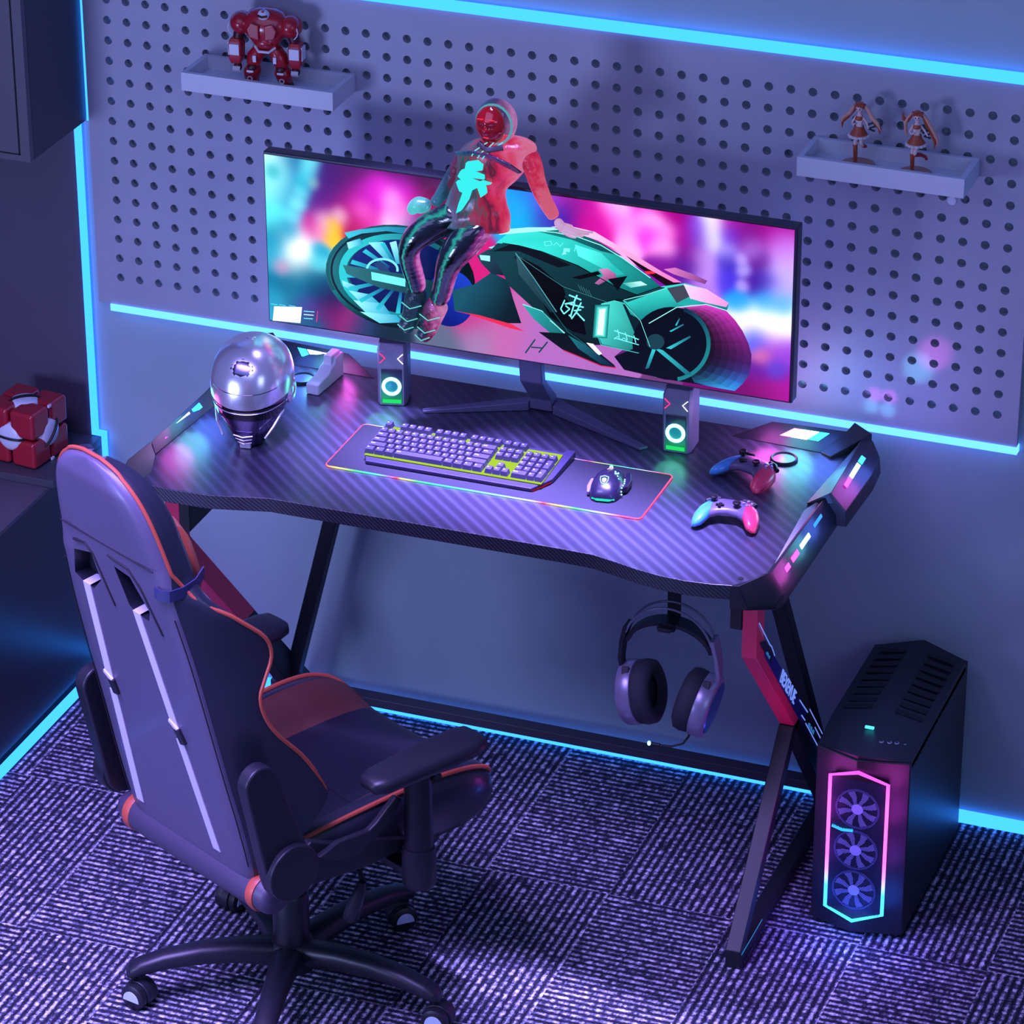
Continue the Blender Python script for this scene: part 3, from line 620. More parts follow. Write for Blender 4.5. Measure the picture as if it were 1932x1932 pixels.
([(10480,1104),(10470,951),(10434,798),(10372,649),(10286,510),(10180,384),(10055,275),(9916,187),(9767,122),(9613,83),(9458,71),(9307,86),(9164,128),(9035,195),(8923,286),(8832,397),(8764,526),(8722,667),(8706,818),(8718,973),(8756,1127),(8820,1275),(8907,1414),(9015,1539),(9141,1646),(9280,1732),(9428,1794),(9581,1832),(9735,1843),(9884,1827),(10024,1785),(10152,1719),(10262,1629),(10353,1520),(10420,1393),(10463,1253)],(5,10,24)),
([(8290,432),(8746,705),(10045,282),(10163,87),(9670,81),(9021,113),(8524,151)],(5,10,24)),
([(9890,1865),(9963,1846),(10033,1820),(10100,1789),(10163,1750),(10222,1706),(10276,1657),(10325,1602),(10368,1542),(10406,1477),(10438,1409),(10463,1337),(10482,1263),(10494,1186),(10499,1107),(10497,1028),(10489,947),(10474,867),(10452,787),(10423,709),(10389,632),(10348,558),(10301,487),(10249,419),(10192,355),(10131,296),(10065,242),(9996,194),(9923,151),(9848,114),(9771,84),(9754,175),(9823,202),(9890,235),(9956,273),(10018,317),(10077,366),(10133,418),(10184,476),(10231,536),(10273,600),(10309,667),(10341,735),(10366,806),(10386,877),(10400,949),(10408,1021),(10409,1093),(10404,1163),(10394,1232),(10377,1299),(10354,1364),(10326,1425),(10292,1482),(10253,1536),(10208,1585),(10160,1630),(10107,1670),(10050,1704),(9990,1732),(9926,1755),(9861,1772)],(24,120,130),(8,30,60),(10447,902),(9639,1755)),
([(9164,753),(9251,767),(9095,285),(9012,251)],(50,190,200),(20,90,110),(9164,753),(9095,285)),
([(9201,799),(9411,773),(10090,302),(9951,267)],(50,190,200),(20,90,110),(9201,799),(10090,302)),
([(9486,833),(10026,1216),(10050,1181),(9599,824)],(50,190,200),(20,90,110),(9486,833),(10050,1181)),
([(9554,1251),(9870,1478),(9886,1449),(9592,1237)],(50,190,200),(20,90,110),(9554,1251),(9886,1449)),
([(9683,1409),(9774,1600),(9793,1583),(9721,1407)],(50,190,200),(20,90,110),(9683,1409),(9793,1583)),
([(9445,977),(9431,902),(9387,833),(9320,781),(9240,754),(9160,755),(9092,785),(9046,840),(9029,910),(9044,985),(9088,1053),(9155,1105),(9234,1132),(9314,1131),(9382,1101),(9428,1047)],(22,58,74)),
([(6127,1359),(6591,1274),(7153,786),(7219,610),(6786,767),(6398,1044)],(40,160,160),(14,80,90),(6282,1304),(7096,638)),
([(6139,1344),(6588,1256),(6595,1276),(6145,1364)],(120,230,230)),
([(6585,1258),(7146,770),(7160,787),(6598,1274)],(120,230,230)),
([(7144,774),(7195,611),(7213,620),(7162,783)],(120,230,230)),
([(6515,744),(7288,828),(7674,651),(8292,233),(8332,172),(7986,163),(7097,398)],(8,14,24)),
([(7635,665),(7797,663),(8006,458),(7926,405)],(250,240,255)),
([(7211,776),(7636,605),(7984,382),(8293,201),(7985,203),(7444,494)],(24,110,120),(10,30,60),(7288,709),(8216,221)),
([(7092,386),(7981,151),(7990,175),(7101,410)],(180,30,70)),
([(7984,151),(8330,159),(8333,184),(7987,175)],(180,30,70)),
([(6423,560),(6189,189),(6218,172),(6451,543)],(16,60,70)),
([(6715,548),(6509,254),(6537,235),(6742,529)],(16,60,70)),
([(6339,331),(6611,351),(6613,384),(6341,364)],(16,60,70)),
([(7835,1604),(8174,1673),(8125,850),(7784,811)],(28,120,118)),
([(7866,1577),(8144,1637),(8094,868),(7815,839)],(50,165,160)),
([(7897,1551),(8114,1601),(8063,885),(7845,866)],(90,215,208)),
([(7935,1517),(8076,1555),(8025,907),(7883,900)],(215,255,252)),
([(5664,2738),(6050,2737),(6053,2757),(5667,2758)],(4,10,16)),
([(6049,2737),(6587,2674),(6592,2694),(6054,2757)],(4,10,16)),
([(6586,2674),(7428,2466),(7435,2485),(6593,2693)],(4,10,16)),
([(7427,2466),(8268,2119),(8277,2137),(7436,2485)],(4,10,16)),
([(8269,2118),(8877,1963),(8884,1982),(8275,2138)],(4,10,16)),
([(7974,1660),(8278,1786),(8273,1804),(7970,1678)],(4,10,16)),
([(8276,1785),(8466,1815),(8465,1835),(8276,1805)],(4,10,16)),
([(8469,1816),(9332,2264),(9326,2281),(8462,1834)],(4,10,16)),
([(8274,1787),(8502,1764),(8506,1780),(8277,1803)],(4,10,16)),
([(8499,1766),(8883,1394),(8894,1407),(8510,1778)],(4,10,16)),
([(8882,1397),(9119,783),(9133,791),(8896,1404)],(4,10,16)),
([(6430,1818),(7204,850),(7217,861),(6443,1829)],(20,90,96)),
([(7206,848),(7631,606),(7640,620),(7215,863)],(20,90,96)),
([(5968,2554),(6391,2029),(6404,2040),(5980,2565)],(90,170,180)),
([(6391,2029),(6932,1291),(6945,1302),(6404,2040)],(90,170,180)),
([(6048,2479),(7087,1920),(7093,1930),(6054,2490)],(60,120,130)),
([(7088,1919),(8122,1707),(8126,1718),(7092,1931)],(60,120,130)),
([(6320,3141),(6893,3176),(6895,3195),(6321,3160)],(150,245,235)),
([(6892,3176),(7426,3147),(7429,3166),(6896,3195)],(150,245,235)),
([(7424,3147),(7956,3033),(7963,3052),(7431,3166)],(150,245,235)),
([(7955,3033),(8449,2809),(8458,2827),(7964,3051)],(150,245,235)),
([(8448,2810),(9095,2435),(9106,2452),(8459,2827)],(150,245,235)),
([(9084,1352),(9718,1837),(9708,1852),(9074,1368)],(150,240,235)),
([(9714,1835),(10386,2011),(10383,2030),(9712,1854)],(150,240,235)),
([(10382,2011),(10851,1937),(10855,1956),(10387,2030)],(150,240,235)),
([(8500,1748),(8885,1388),(8893,1397),(8508,1757)],(120,235,228)),
([(8883,1390),(9112,802),(9123,808),(8894,1395)],(120,235,228)),
([(7895,863),(7974,665),(7988,673),(7910,871)],(60,190,185)),
([(7980,661),(8860,605),(8863,621),(7983,677)],(60,190,185)),
([(6625,1234),(7089,850),(7100,863),(6635,1247)],(30,110,112)),
([(7429,2034),(7507,1889),(7517,1896),(7439,2041)],(50,110,116)),
([(7491,2008),(7568,1863),(7578,1870),(7501,2015)],(50,110,116)),
([(7552,1982),(7629,1837),(7640,1844),(7562,1989)],(50,110,116)),
([(7613,1956),(7691,1811),(7701,1818),(7623,1963)],(50,110,116)),
([(7675,1931),(7752,1785),(7762,1792),(7685,1937)],(50,110,116)),
([(8505,1824),(8995,2018),(8992,2032),(8502,1838)],(130,240,230)),
([(8996,2018),(9482,2261),(9477,2276),(8991,2032)],(130,240,230)),
([(6781,1061),(7130,818),(7137,828),(6789,1071)],(160,245,240)),
([(7219,1732),(7507,1658),(7519,1693),(7232,1767)],(120,240,245)),
([(7399,1784),(7324,1595),(7359,1584),(7434,1774)],(120,240,245)),
([(7338,1609),(7127,1536),(7134,1498),(7345,1571)],(120,240,245)),
([(7116,1620),(7021,1388),(7049,1379),(7144,1611)],(120,240,245)),
([(7022,1373),(7099,1266),(7125,1288),(7047,1394)],(120,240,245)),
([(7122,1266),(7256,1406),(7236,1427),(7102,1287)],(120,240,245)),
([(7256,1431),(7159,1494),(7140,1467),(7237,1403)],(120,240,245)),
([(7242,1517),(7568,1490),(7576,1525),(7249,1553)],(120,240,245)),
([(7344,1595),(7250,1244),(7283,1239),(7377,1590)],(120,240,245)),
([(7344,1377),(7517,1424),(7513,1455),(7341,1408)],(120,240,245)),
([(7498,1622),(7385,1367),(7416,1356),(7529,1611)],(120,240,245)),
([(7386,1370),(7272,1194),(7300,1177),(7414,1353)],(120,240,245)),
([(7388,1348),(7581,1172),(7606,1201),(7412,1376)],(120,240,245)),
([(7217,1262),(7275,1212),(7296,1238),(7238,1288)],(120,240,245)),
([(8279,1055),(8471,1007),(8479,1030),(8288,1079)],(120,240,245)),
([(8350,1095),(8398,924),(8416,932),(8369,1103)],(120,240,245)),
([(8461,1017),(8653,968),(8661,992),(8469,1040)],(120,240,245)),
([(8532,1056),(8580,886),(8598,894),(8550,1064)],(120,240,245)),
([(8662,974),(8853,926),(8861,949),(8670,997)],(120,240,245)),
([(8733,1014),(8781,843),(8799,851),(8751,1022)],(120,240,245)),
([(8283,879),(8856,801),(8861,821),(8288,899)],(120,240,245)),
([(8291,845),(8367,936),(8356,945),(8280,854)],(120,240,245)),
([(8356,935),(8433,856),(8444,868),(8367,947)],(120,240,245)),
([(8443,856),(8518,920),(8510,932),(8434,868)],(120,240,245)),
([(8509,919),(8586,852),(8597,865),(8520,932)],(120,240,245)),
([(6647,2921),(6800,2959),(6799,2971),(6646,2932)],(120,240,245)),
([(6794,2962),(6821,2881),(6832,2886),(6805,2968)],(120,240,245)),
([(6825,2889),(6672,2847),(6674,2835),(6827,2878)],(120,240,245)),
([(6679,2843),(6652,2929),(6641,2924),(6668,2838)],(120,240,245)),
([(6861,2865),(6937,2954),(6929,2961),(6853,2872)],(120,240,245)),
([(6929,2954),(7005,2868),(7014,2876),(6937,2962)],(120,240,245)),
([(7014,2869),(7090,2958),(7082,2965),(7006,2876)],(120,240,245)),
([(7105,2848),(7246,2861),(7239,2770),(7144,2775),(7163,2716),(7056,2676),(7087,2747)],(120,240,245)),
([(7364,2908),(7338,2807),(7353,2805),(7379,2906)],(120,240,245)),
([(125,364),(819,452),(766,44),(79,-33)],(235,235,250)),
([(44,404),(207,405),(210,422),(47,421)],(80,220,230)),
([(248,416),(411,417),(414,433),(251,432)],(80,220,230)),
([(492,434),(655,435),(658,451),(495,450)],(80,220,230)),
([(855,346),(1119,367),(1121,388),(858,367)],(120,220,230)),
([(853,264),(1097,282),(1099,303),(855,285)],(190,240,245)),
([(850,170),(1074,189),(1076,210),(852,191)],(120,220,230)),
([(1194,411),(1158,140),(1174,141),(1210,411)],(220,60,120)),
]
SPOTS = [(163,3876,215,255,255,252),(70,3508,120,240,240,210),(347,3390,150,245,250,189),(195,3644,20,150,170,75),(764,3961,0,90,150,210),(663,3277,10,110,170,210),(1147,4132,120,255,255,92),(1080,3888,120,255,255,92),(1014,3643,90,245,255,92),(949,3476,20,190,210,92),(883,3269,120,250,255,84),(774,2977,130,245,255,84),(664,2643,90,220,240,84),(573,2310,10,140,190,100),(1149,3505,150,190,190,63),(1560,4034,40,20,110,230),(1346,3455,60,20,120,189),(1415,3070,110,20,130,210),(2143,3648,110,12,110,294),(1994,4018,70,10,90,252),(3329,4130,60,0,70,294),(4027,3919,60,10,70,252),(2532,3430,230,30,220,168),(2811,3588,250,40,240,147),(3320,3583,240,40,240,168),(2291,3198,190,20,170,168),(1966,2835,185,20,110,189),(2440,2786,230,60,180,168),(2327,3046,255,120,220,105),(3043,3426,250,210,245,109),(3157,3167,255,120,230,126),(3111,2807,255,210,245,147),(3311,3033,240,150,230,126),(1443,2639,240,190,220,117),(1356,2347,240,150,190,105),(1640,2549,255,215,0,92),(1573,2260,255,200,20,84),(1806,2811,255,240,240,92),(2120,2660,160,20,80,147),(1039,2459,190,30,140,147),(749,2137,250,250,255,168),(899,1799,255,255,255,210),(609,1513,250,252,255,189),(1283,1897,0,150,190,92),(1215,1606,60,200,220,84),(308,2191,30,130,170,147),(159,2568,90,235,240,168),(94,1838,20,150,190,147),(121,1439,40,160,200,147),(320,1348,240,140,190,84),(515,1095,0,80,120,189),(1003,1211,0,100,140,168),(145,957,0,110,150,147),(93,624,30,150,190,126),(667,794,0,120,150,168),(1197,958,10,60,100,168),(983,519,90,50,150,147),(1469,595,40,20,80,168),(1463,351,130,30,110,147),(1905,299,150,40,120,147),(2263,152,40,60,110,168),(2862,45,20,40,60,168),(1051,81,20,90,130,168),(3706,3248,200,30,110,189),(4178,3552,130,10,80,189),(4494,4141,70,20,90,210),(3543,2831,40,60,140,168),(6375,4065,30,110,220,189),(6108,3678,20,160,230,189),(6718,3922,150,60,220,168),(6184,3223,20,170,230,168),(6984,4114,190,40,190,168),(6643,3331,60,60,170,168),(4707,1940,200,30,120,252),(4854,807,190,50,130,189),(5636,571,185,95,165,252),(6610,367,165,100,180,252),(4257,148,90,100,130,189),(5047,356,150,120,170,168),(7081,4082,150,40,150,147),(6817,3581,30,60,190,147),(7196,3830,70,20,130,147),(7083,3504,60,20,160,126),(7612,3890,190,10,150,210),(7463,3522,185,15,140,168),(7955,3556,210,20,160,168),(8176,4050,255,150,240,134),(8440,4012,255,215,255,117),(8330,3727,255,110,230,126),(8559,3491,255,150,240,109),(8619,3192,255,170,240,109),(8820,3607,255,130,240,109),(9004,3865,255,190,255,117),(9230,3745,255,200,255,100),(9457,3587,255,150,240,100),(9158,3542,255,70,230,109),(9237,3285,255,160,240,109),(9463,3203,255,170,240,100),(8973,3399,250,30,210,109),(8776,4099,240,20,190,151),(9298,4137,190,0,150,168),(9636,3996,150,0,120,168),(9793,3522,170,10,150,168),(9950,3161,110,20,140,168),(9469,2857,120,20,150,147),(9920,2771,80,30,150,147),(10469,4043,245,240,255,117),(10475,3777,250,250,255,117),(10444,3505,235,230,255,109),(10159,3806,110,70,220,126),(10203,3507,100,60,200,117),(10857,4024,170,20,150,147),(10827,3715,90,60,220,126),(11301,3900,120,10,120,189),(11815,3900,160,10,140,210),(11272,3629,110,30,150,147),(12006,3625,190,110,230,147),(11387,3455,190,150,250,117),(10837,3334,170,150,245,105),(12050,3403,200,160,250,147),(10285,3135,190,150,240,126),(10369,2724,190,140,240,134),(10265,2359,170,110,230,126),(10880,3110,60,40,180,117),(10816,2677,70,50,215,117),(11540,3249,80,15,130,126),(11409,2691,70,20,150,126),(11702,2775,60,40,170,117),(11199,2929,175,160,250,67),(11136,3188,190,160,250,58),(11190,2580,180,160,250,58),(11990,2973,190,165,250,151),(12002,2591,170,160,250,134),(11125,2222,30,150,240,109),(11715,2315,30,150,240,134),(12086,2257,60,160,245,109),(11729,1852,255,255,255,189),(12171,1922,255,255,255,189),(11287,1743,245,240,255,168),(11960,1577,245,240,255,147),(11521,1351,70,80,230,134),(11895,1255,160,60,200,134),(12193,1225,140,60,210,134),(11680,985,220,110,160,92),(11908,826,120,60,200,117),(11616,621,90,30,150,117),(11987,682,60,70,210,92),(12071,380,165,20,150,168),(11776,252,140,20,120,168),(11408,32,110,10,100,168)]
F_TORSO = [(1.0687,-0.345,1.7075,1.1426,-0.345,1.7193),(1.0363,-0.345,1.6943,1.172,-0.345,1.7132),(1.0132,-0.345,1.672,1.1886,-0.345,1.6985),(1.0061,-0.345,1.6461,1.1765,-0.345,1.6664),(1.0034,-0.345,1.6074,1.1477,-0.345,1.6242),(0.9893,-0.345,1.5745,1.1195,-0.345,1.5934),(0.9773,-0.345,1.5419,1.1195,-0.345,1.5626),(0.9539,-0.345,1.5171,1.1278,-0.345,1.533),(0.9405,-0.345,1.5034,1.1269,-0.345,1.4988)]
F_ARM_R = [(1.1558,-0.345,1.6977,0.0253),(1.1822,-0.35,1.6691,0.0245),(1.1912,-0.352,1.6294,0.0204),(1.2079,-0.35,1.589,0.018),(1.2266,-0.345,1.5533,0.0155),(1.2327,-0.345,1.5427,0.0123)]
F_ARM_L = [(1.0303,-0.34,1.6706,0.0212),(1.0031,-0.338,1.6239,0.0196),(0.9741,-0.336,1.5727,0.0172),(0.9564,-0.336,1.543,0.0147),(0.9435,-0.338,1.5322,0.0123)]
F_BODY = [(1.037,-0.35,1.5371,0.0388),(1.0623,-0.345,1.5928,0.0347),(1.0818,-0.345,1.6645,0.0368),(1.0934,-0.345,1.7022,0.0163),(1.0973,-0.35,1.733,0.0225),(1.1001,-0.352,1.7643,0.0306)]
F_LEG_L = [(0.9654,-0.355,1.4974,0.0376),(0.9266,-0.375,1.4743,0.036),(0.903,-0.385,1.4435,0.0278),(0.9041,-0.375,1.4023,0.0253),(0.9149,-0.365,1.3525,0.0229),(0.9145,-0.36,1.3266,0.0221)]
F_LEG_R = [(1.0579,-0.355,1.5034,0.047),(1.027,-0.385,1.4622,0.0409),(1.0005,-0.392,1.424,0.0311),(0.9915,-0.385,1.3845,0.0253),(0.9773,-0.375,1.3387,0.0237),(0.9652,-0.37,1.3109,0.0229)]
F_BOOT_L = [(0.9147,-0.36,1.3405,0.0286),(0.9082,-0.36,1.3018,0.0262),(0.8999,-0.36,1.2685,0.0237),(0.8937,-0.365,1.2476,0.0212),(0.8798,-0.375,1.2337,0.018)]
F_BOOT_R = [(0.9712,-0.37,1.3238,0.0335),(0.9552,-0.37,1.2855,0.027),(0.9465,-0.372,1.2531,0.0237),(0.9381,-0.378,1.2343,0.0196),(0.9271,-0.385,1.2255,0.0155)]
F_GLOVE = [(0.9416,-0.338,1.5308,0.0123),(0.9268,-0.34,1.5279,0.018),(0.9101,-0.342,1.5278,0.0237),(0.8964,-0.342,1.5164,0.018),(0.9079,-0.342,1.5052,0.0123)]
F_HAND = [(1.2327,-0.345,1.5427,0.0098),(1.2422,-0.348,1.5318,0.0123),(1.2543,-0.35,1.5259,0.0106)]
F_FING = [[(1.2569,-0.352,1.531,0.0041),(1.2821,-0.354,1.5286,0.0037),(1.304,-0.352,1.5253,0.0029),(1.3214,-0.348,1.5255,0.0025)],[(1.2576,-0.354,1.528,0.0041),(1.2798,-0.358,1.5252,0.0037),(1.2983,-0.357,1.5226,0.0029),(1.3135,-0.352,1.5217,0.0025)],[(1.2553,-0.355,1.5242,0.0041),(1.2749,-0.36,1.5203,0.0037),(1.29,-0.36,1.5176,0.0029),(1.3014,-0.355,1.5165,0.0025)],[(1.2504,-0.354,1.5216,0.0037),(1.2655,-0.36,1.5162,0.0033),(1.2768,-0.36,1.5125,0.0025),(1.2848,-0.356,1.5106,0.002)],[(1.2407,-0.344,1.5331,0.0041),(1.257,-0.342,1.5316,0.0037),(1.2721,-0.342,1.53,0.0029)]]
F_HEAD = [1.0982,-0.352,1.7546]
F_HOODC = [1.103,-0.345,1.7546]
F_STRAP = [(1.0181,-0.372,1.6733),(1.0606,-0.388,1.6872),(1.103,-0.39,1.6845),(1.1388,-0.385,1.6687),(1.1527,-0.362,1.6467)]
F_GLYPH = [[(1.0445,-0.386,1.6633),(1.0711,-0.386,1.6728),(1.0843,-0.386,1.6652),(1.0823,-0.386,1.6516),(1.0595,-0.386,1.6464),(1.0425,-0.386,1.6516)],[(1.031,-0.386,1.6423),(1.0482,-0.386,1.6505),(1.0861,-0.386,1.6407),(1.086,-0.386,1.6311),(1.0594,-0.386,1.6312),(1.0365,-0.386,1.6202),(1.0251,-0.386,1.6301)],[(1.0212,-0.386,1.6161),(1.0556,-0.386,1.6268),(1.0859,-0.386,1.6197),(1.0896,-0.386,1.5973),(1.0782,-0.386,1.588),(1.0707,-0.386,1.6099),(1.0554,-0.386,1.6),(1.0439,-0.386,1.5907),(1.0286,-0.386,1.5961)],[(1.0362,-0.386,1.5934),(1.0554,-0.386,1.6),(1.0476,-0.386,1.5758),(1.0321,-0.386,1.5505),(1.0205,-0.386,1.543),(1.0264,-0.386,1.5651)],[(1.0708,-0.386,1.6213),(1.0822,-0.386,1.6268),(1.1011,-0.386,1.6219),(1.0859,-0.386,1.6178)]]
F_CORD = [[(1.1023,-0.378,1.7215),(1.0888,-0.392,1.7135),(1.0668,-0.394,1.696),(1.0591,-0.394,1.6828)],[(1.1099,-0.378,1.7206),(1.099,-0.394,1.7081),(1.0823,-0.395,1.6948),(1.0727,-0.395,1.6802)],[(1.1257,-0.38,1.7179),(1.1084,-0.394,1.7057),(1.0902,-0.396,1.6887),(1.0845,-0.396,1.6804)]]
# ================================================================== the monitor
mon = thing('monitor', 'wide black computer monitor showing a neon street and a teal motorcycle', 'monitor', (1.142, -.28, 1.0))
bez = noisy('monitor_black', rgb(46, 42, 62), .35, .1, 40, .08)
Xa, Za, PW, PH = .526, 1.172, 1.2305, .404
MB().box((Xa-.004, -.296, Za-.005), (Xa+PW+.007, -.262, Za+PH+.006)).build('housing', bez, mon, bevel=.003)
MB().prism(rrect(Xa+.1, Za+.04, Xa+PW-.1, Za+PH-.05, .03), 0, .03, T=axes((1, 0, 0), (0, 0, 1), (0, 1, 0), (0, -.264, 0))).build('back_cover', bez, mon, bevel=.01)
scr_m = mat('screen_picture', (0, 0, 0), .3); t = NT(scr_m)
at_ = t.n('ShaderNodeVertexColor', layer_name='Col'); t.l(at_.outputs[0], t.b.inputs['Emission Color']); t.b.inputs['Emission Strength'].default_value = 1.3
t.b.inputs['Specular IOR Level'].default_value = .2
sv, sf, sc = [], [], []            # vertices (panel frame, m), faces, corner colours
GX, GZ = 220, 72
def back_col(u, v):
    R_ = G_ = B_ = W_ = 1e-12
    for a, b, r, g, c, s in SPOTS:
        s *= 1.45; d = ((u-a)**2+(v-b)**2)/(s*s)
        if d > 40: w_ = 1e-9/(d*d)
        else: w_ = math.exp(-d*.5)*(60./s)**1.0 + 1e-7/(1+d)
        R_ += w_*r; G_ += w_*g; B_ += w_*c; W_ += w_
    return rgb(R_/W_, G_/W_, B_/W_)
for j in range(GZ+1):
    for i in range(GX+1):
        sv.append((PW*i/GX, PH*j/GZ, 0)); sc.append(back_col(PW*1e4*i/GX, PH*1e4*j/GZ))
vcol = list(sc)
for j in range(GZ):
    for i in range(GX):
        a = j*(GX+1)+i; sf.append((a, a+1, a+GX+2, a+GX+1))
for k, e in enumerate(ART):
    n0 = len(sv); zz = .00006*(k+1)
    for u, v in e[0]:
        u = min(max(u, 0), PW*1e4); v = min(max(v, 0), PH*1e4)
        sv.append((u/1e4, v/1e4, zz))
        if len(e) == 2: c = rgb(*e[1])
        else:
            (ax, ay), (bx, by) = e[3], e[4]; dx, dy = bx-ax, by-ay
            f = min(1, max(0, ((u-ax)*dx+(v-ay)*dy)/(dx*dx+dy*dy)))
            c = rgb(*[p*(1-f)+q*f for p, q in zip(e[1], e[2])])
        vcol.append(c)
    sf.append(tuple(range(n0, len(sv))))
me = bpy.data.meshes.new('screen')
Im = world_inv(mon)
me.from_pydata([Im @ Vector((Xa+p[0], -.2985-p[2]*.12, Za+p[1])) for p in sv], [], sf)
ca = me.color_attributes.new('Col', 'FLOAT_COLOR', 'POINT')
for k, c in enumerate(vcol): ca.data[k].color = (*c, 1)
me.materials.append(scr_m)
scr = bpy.data.objects.new('screen', me); COL.objects.link(scr); scr.parent = mon
# neck and two spread feet
ft = noisy('stand_metal', rgb(104, 98, 132), .34, .06, 40, .05, metal=.3)
MB().loft([[(1.118, -.285, 1.26), (1.172, -.285, 1.26), (1.172, -.262, 1.26), (1.118, -.262, 1.26)],
           [(1.118, -.262, 1.10), (1.172, -.262, 1.10), (1.172, -.236, 1.10), (1.118, -.236, 1.10)],
           [(1.120, -.205, 1.035), (1.172, -.205, 1.035), (1.172, -.165, 1.035), (1.120, -.165, 1.035)],
           [(1.118, -.200, 1.003), (1.176, -.200, 1.003), (1.172, -.150, 1.003), (1.120, -.150, 1.003)]]).build('neck', ft, mon, bevel=.004, smooth=50)
MB().prism([(1.118, -.205, 1.022), (1.125, -.165, 1.022), (.893, -.289, 1.007), (.900, -.303, 1.007)], 1.0005, 1.01).build('foot', ft, mon, bevel=.002, smooth=50)
MB().prism([(1.176, -.205, 1.022), (1.421, -.310, 1.007), (1.435, -.294, 1.007), (1.170, -.160, 1.022)], 1.0005, 1.01).build('foot', ft, mon, bevel=.002, smooth=50)

# ================================================================== the rider leaning out of the picture
def neon(name, stops, x0, x1, es, rough=.25, ns=26, base=(.02, .02, .03), namt=.55, fold=None):  # red and teal light with fold shading painted into the emission colour
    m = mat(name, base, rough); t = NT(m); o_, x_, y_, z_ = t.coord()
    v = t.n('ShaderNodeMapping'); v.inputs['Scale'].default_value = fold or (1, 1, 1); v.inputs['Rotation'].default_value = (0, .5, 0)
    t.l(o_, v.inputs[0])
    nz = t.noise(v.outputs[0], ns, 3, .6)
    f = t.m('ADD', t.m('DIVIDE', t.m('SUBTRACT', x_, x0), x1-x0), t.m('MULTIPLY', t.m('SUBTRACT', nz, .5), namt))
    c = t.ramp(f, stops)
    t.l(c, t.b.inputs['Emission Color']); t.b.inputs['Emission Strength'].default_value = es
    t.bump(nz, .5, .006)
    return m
per = thing('person', 'person in hooded jacket with painted red and teal light and black leggings leaning back on the pictured motorcycle', 'person', (1.10, -.345, 1.19))
PX = lambda x: x-1.10
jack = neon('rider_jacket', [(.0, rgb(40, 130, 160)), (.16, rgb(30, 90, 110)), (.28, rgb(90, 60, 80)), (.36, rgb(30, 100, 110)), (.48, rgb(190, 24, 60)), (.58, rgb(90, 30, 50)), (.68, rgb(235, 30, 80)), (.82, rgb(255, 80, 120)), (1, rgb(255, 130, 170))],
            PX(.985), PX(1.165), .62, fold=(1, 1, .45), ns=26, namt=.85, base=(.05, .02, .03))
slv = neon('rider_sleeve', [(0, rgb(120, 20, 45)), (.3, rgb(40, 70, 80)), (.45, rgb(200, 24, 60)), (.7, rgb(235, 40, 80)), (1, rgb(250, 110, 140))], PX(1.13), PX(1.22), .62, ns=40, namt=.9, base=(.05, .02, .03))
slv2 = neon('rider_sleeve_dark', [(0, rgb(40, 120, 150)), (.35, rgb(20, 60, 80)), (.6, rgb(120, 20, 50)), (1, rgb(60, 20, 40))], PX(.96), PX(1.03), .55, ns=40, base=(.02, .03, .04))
skn = mat('rider_skin', rgb(225, 190, 190), .5, emit=rgb(220, 170, 185), es=.5)
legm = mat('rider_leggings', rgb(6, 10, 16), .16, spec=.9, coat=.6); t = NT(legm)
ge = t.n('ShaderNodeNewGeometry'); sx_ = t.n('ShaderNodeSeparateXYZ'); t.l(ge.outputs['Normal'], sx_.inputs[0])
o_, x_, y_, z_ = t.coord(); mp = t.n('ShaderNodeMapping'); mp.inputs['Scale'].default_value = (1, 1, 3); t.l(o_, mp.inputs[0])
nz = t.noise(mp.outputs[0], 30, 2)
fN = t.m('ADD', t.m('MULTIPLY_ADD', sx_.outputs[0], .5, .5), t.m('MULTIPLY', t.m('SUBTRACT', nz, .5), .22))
t.l(t.ramp(fN, [(0, rgb(10, 60, 70)), (.16, rgb(6, 24, 30)), (.30, rgb(4, 10, 14)), (.40, rgb(40, 190, 175)), (.47, rgb(8, 40, 44)), (.56, rgb(5, 8, 14)), (.80, rgb(16, 8, 24)), (.90, rgb(150, 50, 140)), (1, rgb(240, 130, 220))]), t.b.inputs['Emission Color'])  # teal and magenta highlights painted into the emission by surface normal
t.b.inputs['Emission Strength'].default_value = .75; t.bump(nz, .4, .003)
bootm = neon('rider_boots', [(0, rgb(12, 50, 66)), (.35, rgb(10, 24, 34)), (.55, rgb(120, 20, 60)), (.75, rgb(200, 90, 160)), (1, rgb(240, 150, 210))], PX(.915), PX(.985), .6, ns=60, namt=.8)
# one continuous body: trunk, head, both arms, both legs
nodes = list(F_BODY); edges = [(i, i+1) for i in range(5)]
def limb(ch, root, k=.78):
    n0 = len(nodes); nodes.extend([(*c[:3], c[3]*k) for c in ch]); edges.append((root, n0)); edges.extend([(n0+i, n0+i+1) for i in range(len(ch)-1)])
limb(F_ARM_R, 2); limb(F_ARM_L, 2); limb(F_LEG_L, 0); limb(F_LEG_R, 0)
nodes = [(*n[:3], n[3]*(.5 if i == 0 else .8)) for i, n in enumerate(nodes)]
skin('body', nodes, edges, skn, per, 1, local=False)
